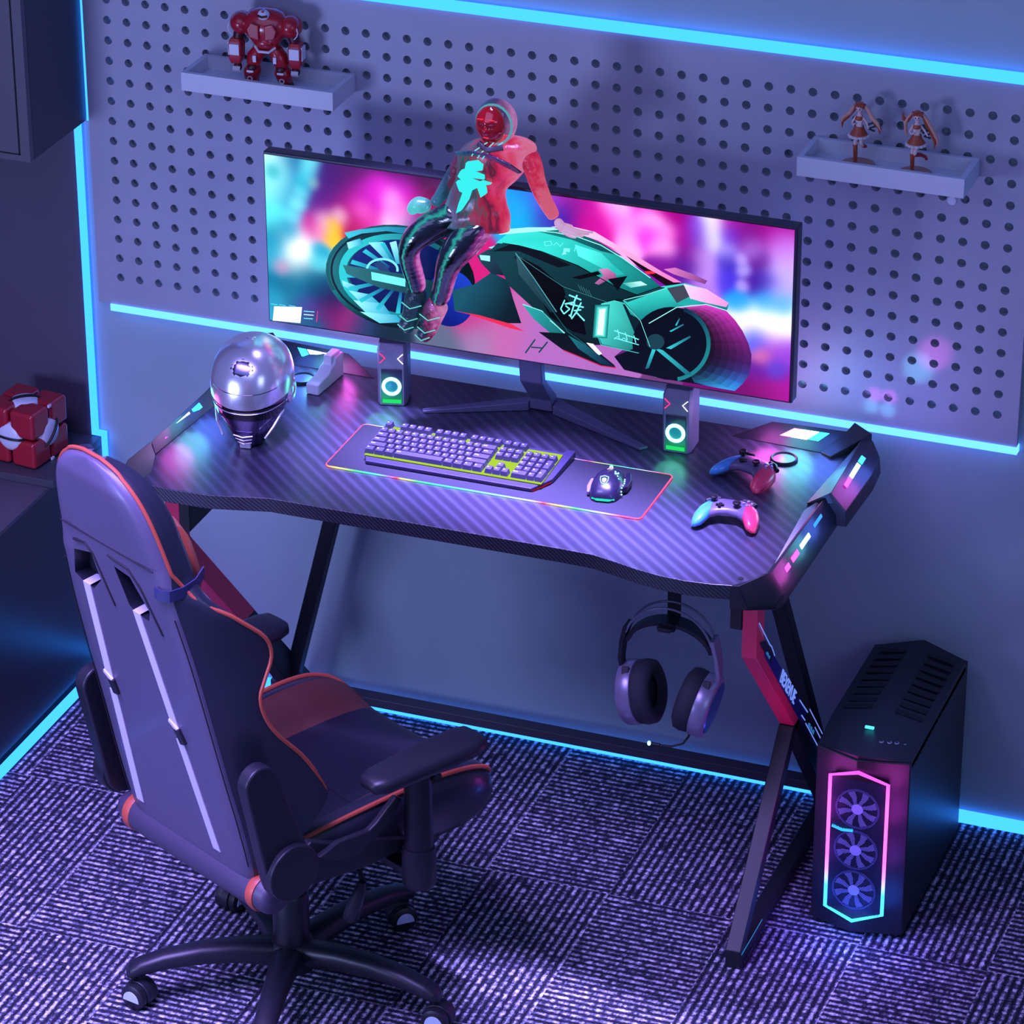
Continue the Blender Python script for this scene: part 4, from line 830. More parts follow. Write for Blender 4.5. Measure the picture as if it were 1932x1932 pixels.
# hand with five fingers resting on the tank, gloved far hand
hn = [c for c in F_HAND]; he = [(0, 1), (1, 2)]
for f in F_FING:
    n0 = len(hn); hn += f; he.append((1 if f is F_FING[4] else 2, n0)); he += [(n0+i, n0+i+1) for i in range(len(f)-1)]
skin('hand', hn, he, skn, per, 2, local=False)
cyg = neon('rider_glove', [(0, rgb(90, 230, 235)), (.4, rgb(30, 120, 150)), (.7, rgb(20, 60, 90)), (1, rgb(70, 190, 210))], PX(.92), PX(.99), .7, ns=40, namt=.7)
skin('glove', F_GLOVE, [(0, 1), (1, 2), (2, 3), (3, 4)], cyg, per, 2, local=False)
# jacket
rows = []
NSG = 32
def crom(L, k=4):
    out = []
    for i in range(len(L)-1):
        p0, p1, p2, p3 = L[max(i-1, 0)], L[i], L[i+1], L[min(i+2, len(L)-1)]
        for j in range(k):
            t_ = j/k
            out.append([.5*(2*b+(c-a)*t_+(2*a-5*b+4*c-d)*t_*t_+(3*b-a-3*c+d)*t_**3) for a, b, c, d in zip(p0, p1, p2, p3)])
    return out+[list(L[-1])]
for r in crom(F_TORSO):
    L, R_ = Vector(r[:3]), Vector(r[3:]); c = (L+R_)/2; hx = (R_-L)/2; dp = min(.044, hx.length*.52)
    rows.append([c + hx*math.cos(2*PI*k/NSG) + Vector((0, -1, 0))*dp*math.sin(2*PI*k/NSG) for k in range(NSG)])
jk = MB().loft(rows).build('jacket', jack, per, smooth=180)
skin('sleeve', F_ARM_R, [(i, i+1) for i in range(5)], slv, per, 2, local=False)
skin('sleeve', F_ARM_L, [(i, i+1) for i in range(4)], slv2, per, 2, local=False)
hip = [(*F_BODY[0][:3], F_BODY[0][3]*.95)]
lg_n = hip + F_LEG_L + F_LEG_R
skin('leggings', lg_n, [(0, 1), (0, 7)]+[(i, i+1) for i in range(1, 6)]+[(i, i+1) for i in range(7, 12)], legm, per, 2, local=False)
lace = glow('rider_lace', rgb(120, 240, 240), .8)
for nm, ch in (('boot', F_BOOT_L), ('boot', F_BOOT_R)):
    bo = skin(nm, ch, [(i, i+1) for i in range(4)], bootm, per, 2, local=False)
    for k in (1, 2, 3):
        c = Vector(ch[k][:3]); r = ch[k][3]
        MB().tube([c+Vector((-r*.9, -r*.75, .004)), c+Vector((0, -r*1.12, -.004)), c+Vector((r*.9, -r*.75, .003))], .0013, 6).build('lace', lace, bo)
hc = Vector(F_HEAD)
# hood: open shell round the head
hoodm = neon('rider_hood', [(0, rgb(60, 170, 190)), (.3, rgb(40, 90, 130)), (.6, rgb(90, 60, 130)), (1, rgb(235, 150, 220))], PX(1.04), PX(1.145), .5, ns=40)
hd = MB(); NU, NVV = 24, 9
secs = []
for i in range(NVV):
    ph = math.radians(30-(30+85)*i/(NVV-1))     # from the face opening to the back of the head
    rr = .0475*math.cos(ph); yy = -.040*math.sin(ph)
    secs.append([hc+Vector(((.004-.004*i/8)+rr*.98*math.cos(2*PI*k/NU), yy, -.002+rr*1.10*math.sin(2*PI*k/NU))) for k in range(NU)])
hd.loft(secs, cap=False); hd = hd.build('hood', hoodm, per, smooth=180, sub=1)
rim = glow('rider_hood_rim', rgb(110, 200, 220), .6)
MB().tube(secs[0], .0028, 8, closed=True).build('hood_rim', rim, hd)
# shiny red mask with brow, eyes, nose and mouth relief
mk = mat('rider_mask', rgb(120, 4, 16), .12, emit=rgb(120, 4, 18), es=.45, coat=1.)
fm = MB()
NU2, NV2 = 24, 20
fs = []
for i in range(NV2+1):
    v = -1+2*i/NV2
    row = []
    for k in range(NU2+1):
        u = -1+2*k/NU2
        w_ = .034*math.sqrt(max(0, 1-(v*.98)**2))*(1 if v > 0 else 1-.18*v*v)
        x = u*w_; zz = v*.044
        d = .030*math.sqrt(max(0, 1-u*u*.92))*math.sqrt(max(0, 1-v*v*.93))
        g = lambda cx, cz, sx, sz: math.exp(-((x-cx)/sx)**2-((zz-cz)/sz)**2)
        d += .007*g(-.003, -.006, .005, .012)+.004*g(-.003, .014, .02, .005)-.005*g(-.015, .005, .007, .005)-.005*g(.010, .005, .007, .005)
        d += .003*g(-.003, -.023, .010, .003)+.003*g(-.003, -.030, .008, .003)-.002*g(-.003, -.0265, .010, .002)
        row.append(hc+Vector((x-.003, -.016-d, zz-.004)))
    fs.append(row)
fm.loft(fs, cap=False, closed=False)
fm = fm.build('face_mask', mk, per, smooth=180)
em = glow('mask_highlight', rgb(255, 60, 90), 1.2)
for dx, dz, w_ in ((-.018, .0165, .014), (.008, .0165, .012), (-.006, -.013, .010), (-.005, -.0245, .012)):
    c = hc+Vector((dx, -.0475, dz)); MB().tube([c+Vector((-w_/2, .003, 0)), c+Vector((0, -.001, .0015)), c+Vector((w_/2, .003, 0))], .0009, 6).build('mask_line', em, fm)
stp = neon('rider_strap', [(0, rgb(30, 130, 170)), (.5, rgb(20, 40, 90)), (.8, rgb(120, 40, 140)), (1, rgb(60, 20, 80))], PX(1.0), PX(1.13), .5, ns=80)
MB().tube([Vector(p) for p in F_STRAP], [.010, .012, .013, .014, .012], 10, sc=(.35, 1)).build('chest_strap', stp, per)
gl = glow('rider_print', rgb(60, 245, 245), 1.)
gb = MB()
for g in F_GLYPH:
    n = len(g); gb.add([Vector(p)+Vector((0, -.0065, 0)) for p in g]+[Vector(p)+Vector((0, .006, 0)) for p in g], [tuple(range(n)), tuple(range(2*n-1, n-1, -1))]+[(i, (i+1) % n, n+(i+1) % n, n+i) for i in range(n)])
gb.build('chest_print', gl, per, smooth=None)
cd = glow('rider_cord', rgb(140, 235, 250), .9)
for c in F_CORD: MB().tube([Vector(p) for p in c], .0014, 6).build('drawstring', cd, per)
MB().tube([hc+Vector((-.025, -.034, -.044)), hc+Vector((0, -.046, -.052)), hc+Vector((.03, -.034, -.046))], .007, 8).build('collar', slv2, per)
# ================================================================== things on the desk
DZ = 1.0005
# ---- mouse pad with glowing rim
pad_m = noisy('pad_cloth', rgb(30, 28, 48), .75, .12, 300, .2)
pad = thing('mouse_pad', 'long black desk mat with a rainbow glowing rim under the keyboard and mouse', 'mouse pad', (1.164, -.514, DZ))
MB().prism(rrect(.797, -.625, 1.531, -.403, .012), DZ, DZ+.003).build('mat', pad_m, pad, smooth=30)
rim_m = mat('pad_rim_light', (0, 0, 0), .5); t = NT(rim_m); o_, x_, y_, z_ = t.coord()
fx = t.m('ADD', t.m('DIVIDE', x_, .734), .5)
pk, yl, gn, cyc, wt, rd = rgb(255, 70, 120), rgb(240, 225, 90), rgb(60, 240, 110), rgb(70, 240, 220), rgb(200, 215, 255), rgb(255, 60, 80)
fr = t.ramp(fx, [(0, pk), (.04, yl), (.10, gn), (.16, cyc), (.205, rgb(150, 120, 230)), (.235, rd), (.25, yl), (.30, gn), (.40, cyc), (.56, rgb(150, 240, 240)), (.66, wt), (.70, rd), (.74, yl), (.80, gn), (.88, wt), (.94, pk)])
bk_ = t.ramp(fx, [(0, pk), (.05, yl), (.2, gn), (.4, cyc), (.62, wt), (.70, rgb(190, 150, 255)), (.735, rd), (.76, yl), (.81, gn), (.86, cyc), (.91, wt), (.96, pk)])
t.l(t.mix(t.m('GREATER_THAN', y_, 0.), fr, bk_), t.b.inputs['Emission Color']); t.b.inputs['Emission Strength'].default_value = 1.7
MB().tube([(p[0], p[1], DZ+.0018) for p in rrect(.797, -.625, 1.531, -.403, .012)], .0018, 8, closed=True).build('glowing_rim', rim_m, pad)

# ---- keyboard
kb = thing('keyboard', 'black gaming keyboard with yellow-green backlight lying on the glowing mat', 'keyboard', (1.078, -.49, DZ+.003))
kcase = noisy('keyboard_case', rgb(52, 46, 82), .4, .1, 60, .1)
KZ = DZ+.0038
out_ = [(.856, -.535, 1.016), (.880, -.590, 1.013), (1.268, -.590, 1.013), (1.298, -.535, 1.016), (1.303, -.40, 1.022), (1.285, -.40, 1.022), (1.278, -.418, 1.022), (1.20, -.418, 1.022), (1.19, -.424, 1.022), (.862, -.424, 1.022), (.856, -.44, 1.02)]
MB().prism(out_, KZ, 1.02).build('case', kcase, kb, bevel=.002, smooth=30)
MB().add([(.8685, -.5712, 1.0165), (1.2848, -.5712, 1.0165), (1.2848, -.4325, 1.024), (.8685, -.4325, 1.024)], [(0, 1, 2, 3)]).build('backlight', glow('key_backlight', rgb(196, 235, 70), .85), kb, smooth=None)
MB().tube([(1.27, -.588, 1.006), (1.285, -.562, 1.007), (1.296, -.54, 1.008)], .0011, 6).build('red_accent', glow('red_accent', rgb(230, 30, 60), .6), kb)
kcap = noisy('keycap', rgb(62, 58, 88), .42, .1, 90, .1); kleg = mat('key_legend', rgb(190, 180, 225), .5)
U = .0185; KX = .868
rows_y = [-.5605, -.5385, -.517, -.4955, -.474, -.443]; rows_z = [1.0315, 1.0315, 1.033, 1.0345, 1.036, 1.0375]
def key_shape(b, u, w, r, rows=1):
    x0 = KX+u*U+.0009; x1 = KX+(u+w)*U-.0009; y = rows_y[r]; y0 = y-.0098; y1 = y+.0098
    if rows == 2: y1 = rows_y[r+1]+.0098
    zt = rows_z[r]; zb = zt-.0105; i = .0022; j = .0024
    b.add([(x0, y0, zb), (x1, y0, zb), (x1, y1, zb), (x0, y1, zb), (x0+i, y0+j*.6, zt), (x1-i, y0+j*.6, zt), (x1-i, y1-j, zt+.001), (x0+i, y1-j, zt+.001)],
          [(3, 2, 1, 0), (0, 1, 5, 4), (1, 2, 6, 5), (2, 3, 7, 6), (3, 0, 4, 7)], 0)
    n = len(b.v)-4; b.f.append([n, n+1, n+2, n+3]); b.mi.append(0)
    lx = x0+i+.0012; lw = .0048 if w < 1.5 else .011
    ly = (y0+y1)/2+.0005
    b.add([(lx, ly-.0009, zt+.0009), (lx+lw, ly-.0009, zt+.0009), (lx+lw*.8, ly+.0016, zt+.0012), (lx, ly+.0016, zt+.0012)], [(0, 1, 2, 3)], 1)
keys = []
x = 0
for w in (1.25, 1.25, 1.25): keys.append((x, w, 0, 1)); x += w
keys.append((x, 6.25, 0, 1)); x += 6.25
for w in (1.25,)*4: keys.append((x, w, 0, 1)); x += w
def run(r, ws):
    x = 0
    for w in ws: keys.append((x, w, r, 1)); x += w
run(1, [2.25]+[1]*10+[2.75]); run(2, [1.75]+[1]*11+[2.25]); run(3, [1.5]+[1]*12+[1.5]); run(4, [1]*13+[2])
NV, NP = 15.3, 18.6
for k in range(3): keys.append((NV+k, 1, 0, 1))
keys.append((NV+1, 1, 1, 1))
for r in (3, 4):
    for k in range(3): keys.append((NV+k, 1, r, 1))
keys += [(NP, 2, 0, 1), (NP+2, 1, 0, 1), (NP+3, 1, 0, 2), (NP+3, 1, 2, 2)]
for r in (1, 2, 3):
    for k in range(3): keys.append((NP+k, 1, r, 1))
for k in range(4): keys.append((NP+k, 1, 4, 1))
keys.append((0, 1, 5, 1))
for g0 in (2, 6.5, 11):
    for k in range(4):
        if not (g0 == 11 and k == 3): keys.append((g0+k, 1, 5, 1))
far = [(14, 1, 5, 1)]+[(NV+k, 1, 5, 1) for k in range(3)]
nkey = 0
for u, w, r, n in keys:
    b = MB(); key_shape(b, u, w, r, n)
    name = 'space_bar' if w > 6 else 'key'
    if nkey < 100: b.build(name, [kcap, kleg], kb, smooth=None); nkey += 1
    else: far.append((u, w, r, n))
b = MB()
for q in far: key_shape(b, *q)
o = b.build('far_keys', [kcap, kleg], kb, smooth=None); o['kind'] = 'stuff'

# ---- mouse
ms = thing('computer_mouse', 'black gaming mouse with a glowing shield emblem on the desk mat', 'mouse', (1.418, -.515, DZ+.003), math.radians(10))
msh = noisy('mouse_shell', rgb(28, 24, 48), .3, .15, 80, .05, coat=.3)
b = MB(); secs = []
prof = [(-.066, .020, .010, .012), (-.060, .027, .022, .021), (-.045, .033, .033, .030), (-.025, .035, .040, .037), (-.005, .034, .041, .038), (.018, .031, .036, .033), (.040, .031, .028, .024), (.056, .029, .021, .017), (.064, .024, .014, .010)]
NM = 20
for y, hw, h, _ in prof:
    s_ = []
    for k in range(NM):
        a = 2*PI*k/NM; ca, sa = math.cos(a), math.sin(a)
        X = hw*math.copysign(abs(ca)**.75, ca); Zz = h*(abs(sa)**.85) if sa > 0 else 0.
        if ca > .5 and sa < .75: X += .004*math.sin(PI*min(1, max(0, (y+.05)/.08)))
        s_.append((X, y, .001+Zz))
    secs.append(s_)
b.loft(secs); b.build('shell', msh, ms, local=True, smooth=60)
wht = glow('mouse_light', rgb(170, 220, 255), 1.6); teal = glow('mouse_teal', rgb(40, 220, 190), 1.2)
MB().lathe([(.009, -.0035), (.010, -.002), (.010, .002), (.009, .0035)], 18, T=TR(.0, .044, .024) @ RY(PI/2)).build('scroll_wheel', wht, ms, local=True)
sh = [(-.0085, .009), (0, .0115), (.0085, .009), (.0085, 0), (.005, -.008), (0, -.0115), (-.005, -.008), (-.0085, 0)]
Ts = TR(-.002, -.036, .0378) @ RX(math.radians(28))
MB().tube([Ts @ Vector((p[0], p[1], .0015)) for p in sh], .0012, 6, closed=True).build('shield_emblem', wht, ms, local=True)
MB().prism([(p[0]*.55, p[1]*.55) for p in sh], -.002, .0014, T=Ts).build('shield_centre', mat('shield_fill', rgb(110, 120, 150), .4, emit=rgb(110, 150, 180), es=.5), ms, local=True, smooth=None)
MB().tube([(-.024, -.060, .006), (-.012, -.0665, .006), (.012, -.0665, .006), (.024, -.060, .006)], .0028, 8).build('tail_light', teal, ms, local=True)
MB().tube([(-.002, .01, .0425), (.001, .025, .0375), (.006, .036, .033)], .0013, 6).build('top_line', glow('mouse_pink', rgb(255, 180, 220), 1.), ms, local=True)
for i, (px_, py_, pz_) in enumerate([(.020, .002, .0375), (.0225, -.006, .0355), (.0155, .008, .0385), (.0215, .011, .034), (.0255, -.013, .032), (.017, -.002, .0395),
                                     (.0355, -.030, .020), (.0365, -.020, .021), (.038, -.010, .021), (.037, .0, .021), (.036, .010, .020), (.0355, -.036, .014), (.037, -.040, .009), (.0385, -.004, .013), (.038, .006, .013), (.038, .016, .013), (.037, .024, .012)]):
    MB().ball((px_, py_, pz_), .0021, 8, 5).build('light_dot', wht, ms, local=True)
MB().prism([(-.0385, -.045), (-.043, -.015), (-.040, .02), (-.033, .02), (-.033, -.045)], .003, .013).build('side_wing', mat('wing_grey', rgb(120, 105, 150), .4), ms, local=True, bevel=.002)
MB().prism([(.034, -.03), (.034, .05), (.045, .045), (.050, .01), (.046, -.02)], .004, .020).build('side_wing', msh, ms, local=True, bevel=.003)

# ---- game controllers
gp_c = noisy('pad_grey', rgb(104, 92, 128), .35, .08, 80, .05); gp_b = noisy('pad_blue', rgb(70, 150, 225), .3, .08, 80, .05, coat=.4)
gp_r = noisy('pad_red', rgb(232, 60, 100), .3, .08, 80, .05, coat=.4); gp_k = mat('stick_black', rgb(18, 16, 24), .45)
def make_pad(loc, rz, label):
    g = thing('game_controller', label, 'game controller', loc, rz, 'two game controllers')
    secs = []; NG = 16
    #        x      y_front  y_back  z_bot  z_top
    S_ = [(-.071, -.046, -.026, .006, .016), (-.069, -.056, -.006, .001, .022), (-.061, -.062, .016, .0, .029), (-.049, -.056, .030, .003, .034), (-.036, -.030, .036, .010, .036),
          (-.020, -.019, .038, .013, .037), (0, -.017, .038, .013, .037), (.020, -.019, .038, .013, .037), (.036, -.030, .036, .010, .036), (.049, -.056, .030, .003, .034), (.061, -.062, .016, .0, .029), (.069, -.056, -.006, .001, .022), (.071, -.046, -.026, .006, .016)]
    for x, ya, yb, za, zb in S_:
        s_ = []
        for k in range(NG):
            a = 2*PI*k/NG; ca, sa = math.cos(a), math.sin(a)
            s_.append((x, (ya+yb)/2+(yb-ya)/2*math.copysign(abs(ca)**.7, ca), (za+zb)/2+(zb-za)/2*math.copysign(abs(sa)**.7, sa)-.006*max(0, -ca)*(abs(x)/.07)*(1 if sa > 0 else 0)))
        secs.append(s_)
    b = MB(); b.loft([secs[k] for k in range(3, 10)]); b.build('body', gp_c, g, local=True, smooth=70)
    for sl, m, nm in ((secs[:5], gp_b, 'blue grip'), (secs[8:], gp_r, 'red grip')):
        q = [[(p[0], p[1]-.0006, p[2]+.0006) for p in s_] for s_ in sl]
        MB().loft(q).build('grip', m, g, local=True, smooth=70, label=nm)
    for x, y in ((-.036, .016), (.018, -.002)):
        s_ = MB().lathe([(.005, .030), (.005, .042), (.0085, .044), (.009, .047), (.0075, .0485), (.003, .0475)], 18, T=TR(x, y, 0)).build('thumbstick', gp_k, g, local=True)
    b = MB(); b.cbox((-.018, -.004, .0375), (.018, .006, .003)); b.cbox((-.018, -.004, .0376), (.006, .018, .003)); b.build('direction_pad', gp_k, g, local=True, smooth=None)
    for dx, dy in ((0, .009), (0, -.009), (.009, 0), (-.009, 0)):
        MB().lathe([(.0036, .033), (.0036, .0385), (.002, .0395)], 12, T=TR(.038+dx, .016+dy, 0)).build('button', mat('pad_button', rgb(150, 135, 190), .25, coat=.5), g, local=True)
    for s_ in (-1, 1):
        MB().tube([(s_*.024, .037, .030), (s_*.040, .036, .029), (s_*.054, .026, .026)], .006, 8).build('bumper', gp_k, g, local=True)
    return g
make_pad((1.690, -.352, DZ+.0008), math.radians(-24), 'game controller turned askew near the right rear corner panel of the desk')
make_pad((1.708, -.562, DZ+.0008), math.radians(6), 'game controller nearest the front edge of the desk')

# ---- speakers
spk_m = noisy('speaker_body', rgb(124, 116, 146), .45, .08, 200, .3); spk_k = mat('speaker_front', rgb(28, 26, 46), .2, coat=.5); t = NT(spk_k); o_, x_, y_, z_ = t.coord()
t.l(t.ramp(t.m('DIVIDE', z_, .092), [(0, rgb(20, 190, 90)), (.18, rgb(20, 200, 100)), (.40, rgb(20, 140, 140)), (.72, rgb(30, 60, 120)), (1, rgb(20, 20, 40))]), t.b.inputs['Emission Color']); t.b.inputs['Emission Strength'].default_value = .45  # teal and green glow on the panel painted as an emission gradient
ring_w = glow('ring_light', rgb(150, 255, 245), 3.2); grn = glow('green_glow', rgb(40, 240, 120), .9); tl = mat('speaker_cone', rgb(30, 110, 130), .4, emit=rgb(20, 130, 140), es=.35)
ch_w = glow('chevron_white', rgb(245, 240, 255), 2.); ch_p = glow('chevron_pink', rgb(255, 60, 130), 1.6)
def make_speaker(loc, rz, label):
    s_ = thing('speaker', label, 'speaker', loc, rz, 'pair of desk speakers')
    W2, D2, H = .034, .034, .150
    outl = [(-W2+.006, -D2), (W2-.006, -D2), (W2, -D2+.012), (W2, D2), (-W2, D2), (-W2, -D2+.012)]
    b = MB()
    top_ = [(p[0]*.92, p[1]*.80+.006, H) for p in outl]; mid = [(p[0], p[1], H-.016) for p in outl]; low = [(p[0], p[1], .004) for p in outl]; bot = [(p[0]*.95, p[1]*.95, 0) for p in outl]
    b.loft([bot, low, mid, top_]); b.build('cabinet', spk_m, s_, local=True, bevel=.0015, smooth=30)
    fp = MB().box((-.0235, -D2-.0022, .006), (.0235, -D2+.001, .092)).build('front_panel', spk_k, s_, local=True, bevel=.001)
    MB().box((-.021, -D2-.0032, .008), (.021, -D2-.0015, .017)).build('green_strip', grn, fp, local=True, smooth=None)
    T = TR(0, -D2-.0022, .050) @ RX(PI/2)
    MB().lathe([(.0150, 0), (.0150, .003), (.0225, .003), (.0225, 0)], 32, T=T).build('light_ring', ring_w, s_, local=True)
    MB().lathe([(.0150, .0005), (.009, .0012), (.004, .003), (.0005, .0035)], 24, T=T).build('cone', tl, s_, local=True)
    for sx, m in ((-1, ch_p), (1, ch_w)):
        MB().tube([(sx*.0265, -D2-.0012, .130), (sx*.0145, -D2-.0012, .1185), (sx*.0265, -D2-.0012, .106)], .0011, 6).build('chevron', m, s_, local=True)
    return s_
make_speaker((.811, -.256, DZ), math.radians(14), 'desk speaker left of the monitor foot, beside the chrome helmet')
make_speaker((1.497, -.258, DZ), math.radians(2), 'desk speaker right of the monitor foot, near the controllers')

# ---- small white stand
wst = thing('device_stand', 'small white stepped stand on the desk behind the chrome helmet', 'stand', (.631, -.234, DZ), math.radians(-4))
wm = noisy('white_plastic', rgb(212, 208, 222), .4, .03, 60, .05)
T = axes((0, 1, 0), (0, 0, 1), (1, 0, 0))
MB().prism([(-.066, 0), (.062, 0), (.062, .058), (.026, .058), (.020, .044), (.004, .040), (-.012, .030), (-.066, .026)], -.016, .016, T=T).build('stand_body', wm, wst, local=True, bevel=.003, smooth=30)
MB().box((-.010, .012, .0), (.010, .058, .064)).build('back_rest', wm, wst, local=True, bevel=.002)

# ---- chrome helmet (plain full-face shape)
hel = thing('helmet', 'shiny chrome full-face helmet standing on the left side of the desk', 'helmet', (.588, -.535, DZ), math.radians(8))
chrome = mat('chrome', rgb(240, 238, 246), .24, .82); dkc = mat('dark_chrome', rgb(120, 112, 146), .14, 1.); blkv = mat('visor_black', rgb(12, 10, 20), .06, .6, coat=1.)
HS = [  # z, rx, yfront, yback
    (.000, .026, -.060, -.010), (.006, .034, -.068, .010), (.024, .045, -.078, .034), (.050, .060, -.088, .060), (.080, .075, -.096, .082), (.110, .085, -.100, .094),
    (.140, .087, -.100, .100), (.165, .084, -.096, .099), (.190, .076, -.086, .092), (.210, .062, -.070, .078), (.225, .044, -.050, .058), (.234, .024, -.028, .036), (.2385, .0004, .0026, .0034)]
NH = 40
def hsec(z, rx, yf, yb, off=0.):
    s_ = []
    for k in range(NH):
        a = 2*PI*k/NH; ca, sa = math.cos(a), math.sin(a); cy = (yf+yb)/2; ry = (yb-yf)/2
        e = .9
        s_.append(((rx+off)*math.copysign(abs(ca)**e, ca), cy+(ry+off)*math.copysign(abs(sa)**e, sa), z))
    return s_
HSI = crom(HS, 3)
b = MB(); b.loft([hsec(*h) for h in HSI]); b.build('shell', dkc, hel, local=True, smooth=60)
# bright dome + visor plate, each standing slightly proud of the shell
def patch(z0, z1, a0, a1, off, zl=None, n=20):
    sel = [h for h in HSI if z0-1e-6 <= h[0] <= z1+1e-6]; out = []
    for i, h in enumerate(sel):
        row = []
        for k in range(n+1):
            a = math.radians(a0+(a1-a0)*k/n); ca, sa = math.cos(a), math.sin(a); cy = (h[2]+h[3])/2; ry = (h[3]-h[2])/2
            x_ = (h[1]+off)*math.copysign(abs(ca)**.9, ca); y_ = cy+(ry+off)*math.copysign(abs(sa)**.9, sa)
            row.append((x_, y_, h[0]+(zl(a)*min(1, max(0, (.236-h[0])/.08)) if zl else 0)))
        out.append(row)
    return out
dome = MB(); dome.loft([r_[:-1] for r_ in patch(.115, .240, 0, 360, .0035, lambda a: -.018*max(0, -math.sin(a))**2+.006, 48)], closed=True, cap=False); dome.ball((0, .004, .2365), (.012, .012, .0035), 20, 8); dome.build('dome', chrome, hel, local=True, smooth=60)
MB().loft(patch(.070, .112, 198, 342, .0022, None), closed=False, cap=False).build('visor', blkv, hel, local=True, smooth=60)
for z0, w0, a0, a1 in ((.098, .0012, 196, 344), (.158, .0009, 215, 325), (.182, .0009, 228, 312)):
    h = min(HSI, key=lambda q: abs(q[0]-z0)); pts = []
    for k in range(25):
        a = math.radians(a0+(a1-a0)*k/24); ca, sa = math.cos(a), math.sin(a); cy = (h[2]+h[3])/2; ry = (h[3]-h[2])/2
        pts.append(((h[1]+.0036)*math.copysign(abs(ca)**.9, ca), cy+(ry+.0036)*math.copysign(abs(sa)**.9, sa), h[0]-.012*abs(sa)**2+(.010 if z0 < .1 else 0)))
    MB().tube(pts, w0, 6).build('seam', chrome if z0 < .1 else blkv, hel, local=True)
for sx in (-1, 1):
    e = MB().lathe([(.030, 0), (.030, .006), (.024, .010), (.018, .008), (.010, .012), (.001, .012)], 28, T=TR(sx*.080, .012, .116) @ RY(sx*PI/2)).build('ear_disc', chrome, hel, local=True)
    MB().tube([(sx*.078, -.03, .085), (sx*.064, -.066, .058), (sx*.048, -.080, .034)], .0030, 8).build('cheek_ridge', chrome, hel, local=True)
for k in range(3): MB().tube([(-.022+.003*k, -.088+.006*k, .040-.011*k), (0, -.094+.006*k, .038-.011*k), (.022-.003*k, -.088+.006*k, .040-.011*k)], .0016, 6).build('chin_vent', chrome, hel, local=True)
MB().prism([(-.014, -.074), (.014, -.074), (.010, -.055), (-.010, -.055)], .0, .024).build('chin_piece', chrome, hel, local=True, bevel=.004)

# ================================================================== headset on its hook
hs = thing('headset', 'large grey over-ear headset with a microphone hanging under the desk', 'headset', (1.603, -.615, .78))
hm = noisy('headset_grey', rgb(150, 142, 168), .32, .06, 60, .05, metal=.4); hk_ = noisy('headset_black', rgb(36, 34, 46), .5, .1, 80, .1); hp = noisy('ear_foam', rgb(44, 44, 56), .8, .12, 120, .2)
def arc(cx, cz, rx, rz, a0, a1, y, n=28): return [(cx+rx*math.cos(math.radians(a0+(a1-a0)*k/n)), y, cz+rz*math.sin(math.radians(a0+(a1-a0)*k/n))) for k in range(n+1)]
for yy in (-.637, -.603): MB().tube(arc(1.603, .700, .101, .104, 16, 164, yy), .0028, 8).build('band_rail', hm, hs)
ib = MB(); q = arc(1.603, .690, .098, .076, 12, 168, 0); secs = []
for i, p in enumerate(q):
    a = math.radians(12+156*i/28); th = .0045
    nx, nz = math.cos(a), math.sin(a); wd = .012+.008*math.sin(a)
    secs.append([(p[0]-nx*th, -.620-wd, p[2]-nz*th), (p[0]-nx*th, -.620+wd, p[2]-nz*th), (p[0]+nx*th, -.620+wd, p[2]+nz*th), (p[0]+nx*th, -.620-wd, p[2]+nz*th)])
ib.loft(secs); ib.build('headband_pad', hk_, hs, smooth=40)
MB().prism([(-.018, .0), (.018, .0), (.014, -.010), (-.014, -.010)], -.018, .018, T=axes((1, 0, 0), (0, 0, 1), (0, 1, 0), (1.600, -.642, .766))).build('band_clip', hk_, hs, bevel=.002)
for sx in (-1, 1):
    cx = 1.603+sx*.060; cz = .578
    tilt = sx*math.radians(13)
    T = TR(cx, -.62, cz) @ RY(tilt) @ RY(sx*PI/2)      # local +z = outward
    cup = MB().lathe([(.030, .006), (.060, .004), (.071, .008), (.073, .014), (.073, .034), (.069, .040), (.060, .042), (.001, .043)], 40, T=T).build('ear_cup', hm, hs, smooth=35)
    MB().lathe([(.060, .042), (.057, .0445), (.030, .0455), (.001, .0455)], 32, T=T).build('cup_plate', mat('cup_plate', rgb(50, 90, 150), .25, .3), cup, smooth=35)
    MB().lathe([(.036, -.018), (.042, -.030), (.056, -.034), (.070, -.026), (.073, -.012), (.071, .004), (.066, .010), (.040, .008)], 40, T=T, cap=False).build('ear_pad', hp, hs, smooth=60)
    MB().lathe([(.001, -.012), (.044, -.012), (.044, -.006), (.001, -.006)], 32, T=T).build('speaker_mesh', hk_, cup, smooth=35)
    ex = 1.603+sx*.098
    yk = MB(); yk.loft([[(ex-.006, -.640, .742), (ex+.006, -.640, .742), (ex+.006, -.600, .742), (ex-.006, -.600, .742)],
        [(ex+sx*.010-.005, -.638, .700), (ex+sx*.010+.005, -.638, .700), (ex+sx*.010+.005, -.602, .700), (ex+sx*.010-.005, -.602, .700)],
        [(ex+sx*.014-.005, -.634, .655), (ex+sx*.014+.005, -.634, .655), (ex+sx*.014+.005, -.606, .655), (ex+sx*.014-.005, -.606, .655)],
        [(ex+sx*.006-.003, -.630, .605), (ex+sx*.006+.003, -.630, .605), (ex+sx*.006+.003, -.610, .605), (ex+sx*.006-.003, -.610, .605)]])
    yk.build('yoke', hm if sx > 0 else hk_, hs, bevel=.002, smooth=40)
    MB().beam((ex-sx*.004, -.645, .648), (ex-sx*.012, -.690, .570), .006, .016, up=(1, 0, 0)).build('yoke_arm', hk_, hs, bevel=.002)
mb_ = MB().tube([(1.655, -.625, .512), (1.652, -.630, .492), (1.640, -.634, .473), (1.615, -.636, .462), (1.588, -.637, .460)], .0026, 8).build('microphone_boom', hk_, hs)
